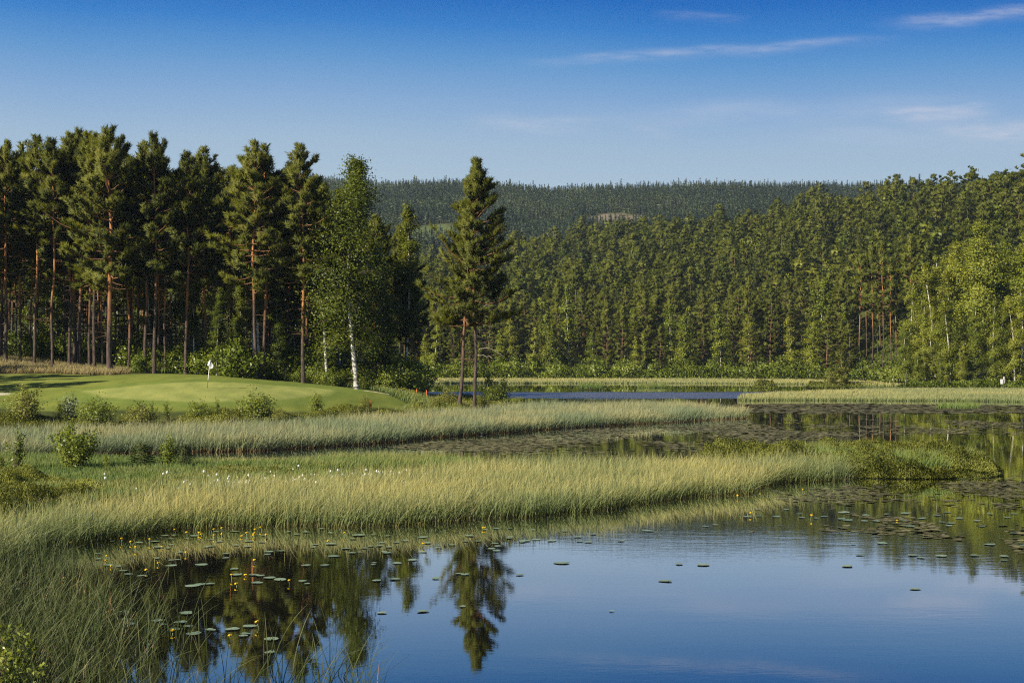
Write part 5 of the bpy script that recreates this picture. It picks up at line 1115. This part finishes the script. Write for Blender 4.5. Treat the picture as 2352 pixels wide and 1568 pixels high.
weed('pond_weed', poly((1740, 1128), (1800, 1118), (1960, 1106), (2150, 1102), (2310, 1100), (2352, 1088), (2700, 1080), (2700, 1190), (2352, 1178), (2150, 1166), (1950, 1160), (1800, 1152)), 36, 0.12, 93, 'brown floating leaves in the shadow below the shrub spit', 0.47, 2.2, m_weed)
weed('pond_weed', poly((1700, 1180), (1900, 1160), (2150, 1166), (2352, 1178), (2800, 1190), (2800, 1340), (2352, 1300), (2200, 1262), (2000, 1240), (1720, 1226)), 26, 0.12, 94, 'loose rafts of brown floating leaves at the right of the near water', 0.585, 1.6, m_weed)

# ------------------------------------------------------------------ golf flag, stakes, box on its post, duck, stone edge
m_white = plain('white_paint', (0.80, 0.80, 0.78), 0.4, 0.4, 5, 0.04); m_black = plain('black_paint', (0.02, 0.02, 0.02), 0.4); m_cloth = plain('white_flag_cloth', (0.82, 0.82, 0.80), 0.8, 0.1, 5, 0.03); m_blue = plain('dark_blue_print', (0.03, 0.07, 0.16), 0.7)
fx, fy, fz = hit(476, 891, 85, 140)
fl = empty('golf_flag', (fx, fy, fz)); tag(fl, 'white golf flag on a thin pole standing on the green', 'golf flag')
fl.rotation_euler = (0, 0.105, 0); fh = 66 * fy / F
a = Acc(); tube(a, [(0, 0, -0.1), (0, 0, fh * 0.28)], [0.018, 0.018], 8); link('lower_pole', a.mesh('lower_pole', m_black, True), fl)
a = Acc(); tube(a, [(0, 0, fh * 0.28), (0, 0, fh)], [0.026, 0.022], 8); link('upper_pole', a.mesh('upper_pole', m_white, True), fl)
# the cloth hangs in two folds from the pole top
def fold(name, pts, mat, parent):
    a = Acc(); V = np.array(pts, float); n = len(V) // 2; Vb = V + np.array([0, 0.008, 0]); T = []
    for i in range(n - 1): T += [(2 * i, 2 * i + 1, 2 * i + 3), (2 * i, 2 * i + 3, 2 * i + 2)]
    a.add(V, T); a.add(Vb, [t[::-1] for t in T]); return link(name, a.mesh(name, mat, True), parent)
t_ = fh
fd = fold('flag_cloth', [(0.02, 0, t_), (0.0, -0.02, t_ - 0.36), (-0.06, -0.09, t_ - 0.10), (-0.15, -0.11, t_ - 0.46), (0.02, -0.14, t_ - 0.06), (-0.02, -0.16, t_ - 0.50), (0.08, -0.10, t_ - 0.14), (0.05, -0.12, t_ - 0.64), (0.17, -0.05, t_ - 0.26), (0.13, -0.07, t_ - 0.74), (0.30, -0.06, t_ - 0.44), (0.27, -0.08, t_ - 0.62)], m_cloth, fl)
fold('print', [(0.035, -0.148, t_ - 0.12), (0.015, -0.168, t_ - 0.50), (0.085, -0.108, t_ - 0.18), (0.07, -0.130, t_ - 0.50)], m_blue, fd)
m_or = plain('orange_paint', (0.72, 0.15, 0.045), 0.5, 0.3, 6, 0.12)
for u, vt, vb, lab in ((850, 923, 937, 'nearest orange marker stake, in the rough below the fairway edge'), (979, 899, 916, 'orange marker stake nearest the leaning pine'), (957, 896, 911, 'fainter orange marker stake left of the one by the leaning pine')):
    x, y, z = hit(u, vb, 85, 140); h = (vb - vt) * y / F + 0.12
    a = Acc(); s = 0.042
    tube(a, [(0, 0, -0.1), (0, 0, h * 0.93), (0, 0, h)], [s, s, s * 0.45], 4)
    o = link('marker_stake', a.mesh('marker_stake', m_or), None, (x, y, z)); o.rotation_euler = (0.02, 0.03, 0.5); tag(o, lab, 'marker stake', 'orange marker stakes')
# white box beside a grey post on the right shore
m_post = plain('grey_post', (0.42, 0.38, 0.38), 0.8); m_box = plain('white_enamel', (0.62, 0.64, 0.68), 0.35, 0.5, 3, 0.04)
bx_, by_ = X(2302, 223), 223.0; bz = 0.15
bo = empty('box_on_post', (bx_, by_, bz)); tag(bo, 'white metal box fixed to a short grey post by the birch grove', 'box on a post')
hh = 25 * by_ / F
a = Acc(); tube(a, [(0.28, 0, -0.4), (0.28, 0, hh), (0.28, 0, hh + 0.04)], [0.13, 0.125, 0.05], 10); link('post', a.mesh('post', m_post, True), bo)
import bmesh
def bevel_box(name, sz, loc, mat, parent, bev=0.03):
    bm = bmesh.new(); bmesh.ops.create_cube(bm, size=1.0); bmesh.ops.scale(bm, vec=sz, verts=bm.verts); bmesh.ops.bevel(bm, geom=bm.edges[:], offset=bev, segments=2, affect='EDGES', profile=0.5)
    me = bpy.data.meshes.new(name); bm.to_mesh(me); bm.free(); me.materials.append(mat); return link(name, me, parent, loc)
cab = bevel_box('cabinet', (0.40, 0.34, 0.80), (-0.10, -0.06, hh - 0.80), m_box, bo); bevel_box('door', (0.34, 0.02, 0.72), (0, -0.178, 0), m_box, cab, 0.006); bevel_box('roof', (0.44, 0.38, 0.04), (0, 0, 0.42), m_box, cab, 0.012)
a = Acc(); tube(a, [(-0.08, 0.02, -0.4), (-0.08, 0.02, hh - 1.19)], [0.025, 0.025], 6); link('leg', a.mesh('leg', m_post), bo)
# a duck on the lake
dm = bpy.data.meshes.new('duck'); dvx = [(0.0, 0, 0.03), (-0.10, 0, 0.035), (-0.17, 0, 0.07), (-0.19, 0, 0.14), (-0.20, 0, 0.185), (-0.24, 0, 0.19), (0.12, 0, 0.05), (0.20, 0, 0.09)]
drd = [0.085, 0.075, 0.04, 0.032, 0.045, 0.014, 0.055, 0.018]
dm.from_pydata(dvx, [(0, 1), (1, 2), (2, 3), (3, 4), (4, 5), (0, 6), (6, 7)], []); do = link('duck', dm)
md = do.modifiers.new('skin', 'SKIN'); do.modifiers.new('subsurf', 'SUBSURF').levels = 2; do.modifiers['subsurf'].render_levels = 2
for i, r in enumerate(drd): dm.skin_vertices[0].data[i].radius = (r, r * (0.75 if i in (0, 6) else 1.0))
dm.skin_vertices[0].data[0].use_root = True
mdk, tdk, odk = new_mat('duck_plumage'); oc = tdk.new('ShaderNodeTexCoord').outputs['Object']; sp_ = tdk.new('ShaderNodeSeparateXYZ'); tdk.l.new(oc, sp_.inputs[0])
cd = tdk.mix(tdk.math('MULTIPLY', tdk.maprange(sp_.outputs[0], -0.05, -0.08), tdk.maprange(sp_.outputs[2], 0.11, 0.09)), (0.03, 0.028, 0.03, 1), (0.62, 0.60, 0.58, 1))
bd_ = bsdf(tdk, cd, 0.6); tdk.l.new(bd_.outputs[0], odk.inputs[0]); dm.materials.append(mdk)
x, y = P(1112, 998); do.location = (x, y, 0.0); do.rotation_euler = (0, 0, -0.2); tag(do, 'small dark duck swimming in the open water by the reed strip', 'duck')
a = Acc(); ball(a, (-0.213, -0.036, 0.195), 0.007, 1.0, 6, 4); ball(a, (-0.213, 0.036, 0.195), 0.007, 1.0, 6, 4); link('eyes', a.mesh('eyes', m_white, True), do)
# pale stone edge of the fairway
pe = [hit(u, v, 85, 150) for u, v in ((836, 897), (872, 902), (905, 908), (935, 913), (962, 918), (990, 925))]; a = Acc(); V = []
for i in range(26):
    f = i / 25 * (len(pe) - 1); k = min(int(f), len(pe) - 2); q = np.array(pe[k]) * (1 - f + k) + np.array(pe[k + 1]) * (f - k); z = hz1(q[0], q[1])
    V += [(q[0], q[1] - 0.16 + 0.06 * math.sin(i * 2.1), z - 0.02), (q[0], q[1] - 0.10, z + 0.03 + 0.02 * math.sin(i * 3.3)), (q[0], q[1] + 0.10, z + 0.03), (q[0], q[1] + 0.18, z - 0.02)]
a.add(V, [t for i in range(25) for j in range(3) for t in ((4 * i + j, 4 * i + 4 + j, 4 * i + 5 + j), (4 * i + j, 4 * i + 5 + j, 4 * i + 1 + j))])
tag(link('stone_edging', a.mesh('stone_edging', plain('pale_stone', (0.30, 0.28, 0.20), 0.9, 0.1, 3.0, 0.4))), 'low pale stone edging along the right rim of the fairway', 'edging')
# small patch of yellow flowers on the rough by the stakes
x0, y0, z0 = hit(940, 908, 85, 150); rg = np.random.default_rng(14); n = 160; a = Acc()
px, py = x0 + rg.normal(size=n) * 0.55, y0 + rg.normal(size=n) * 0.4; leaves(a, np.column_stack([px, py, hgt(px, py) + rg.uniform(0.25, 0.55, n)]), 0.06, rg, 0.5, flat=1.0)
tag(link('wildflowers', a.mesh('wildflowers', m_yel)), 'patch of yellow wildflowers in the rough beside the orange stakes', 'wildflowers', kind='stuff')

# ------------------------------------------------------------------ haze over the whole valley
hb = bmesh.new(); bmesh.ops.create_cube(hb, size=1.0); bmesh.ops.scale(hb, vec=(5600, 3200, 233), verts=hb.verts); hm = bpy.data.meshes.new('haze'); hb.to_mesh(hm); hb.free()
mh = bpy.data.materials.new('haze'); mh.use_nodes = True; th = NT(mh.node_tree); th.n.clear(); oh = th.new('ShaderNodeOutputMaterial'); pv = th.new('ShaderNodeVolumePrincipled')
pv.inputs['Color'].default_value = (0.62, 0.80, 1.0, 1); pv.inputs['Density'].default_value = 0.00009; pv.inputs['Anisotropy'].default_value = 0.1; th.l.new(pv.outputs[0], oh.inputs['Volume'])
hm.materials.append(mh); ho = link('haze', hm, None, (0, 1450, 112)); ho['kind'] = 'stuff'; ho['label'] = 'thin blue summer haze filling the valley'; ho['category'] = 'haze'
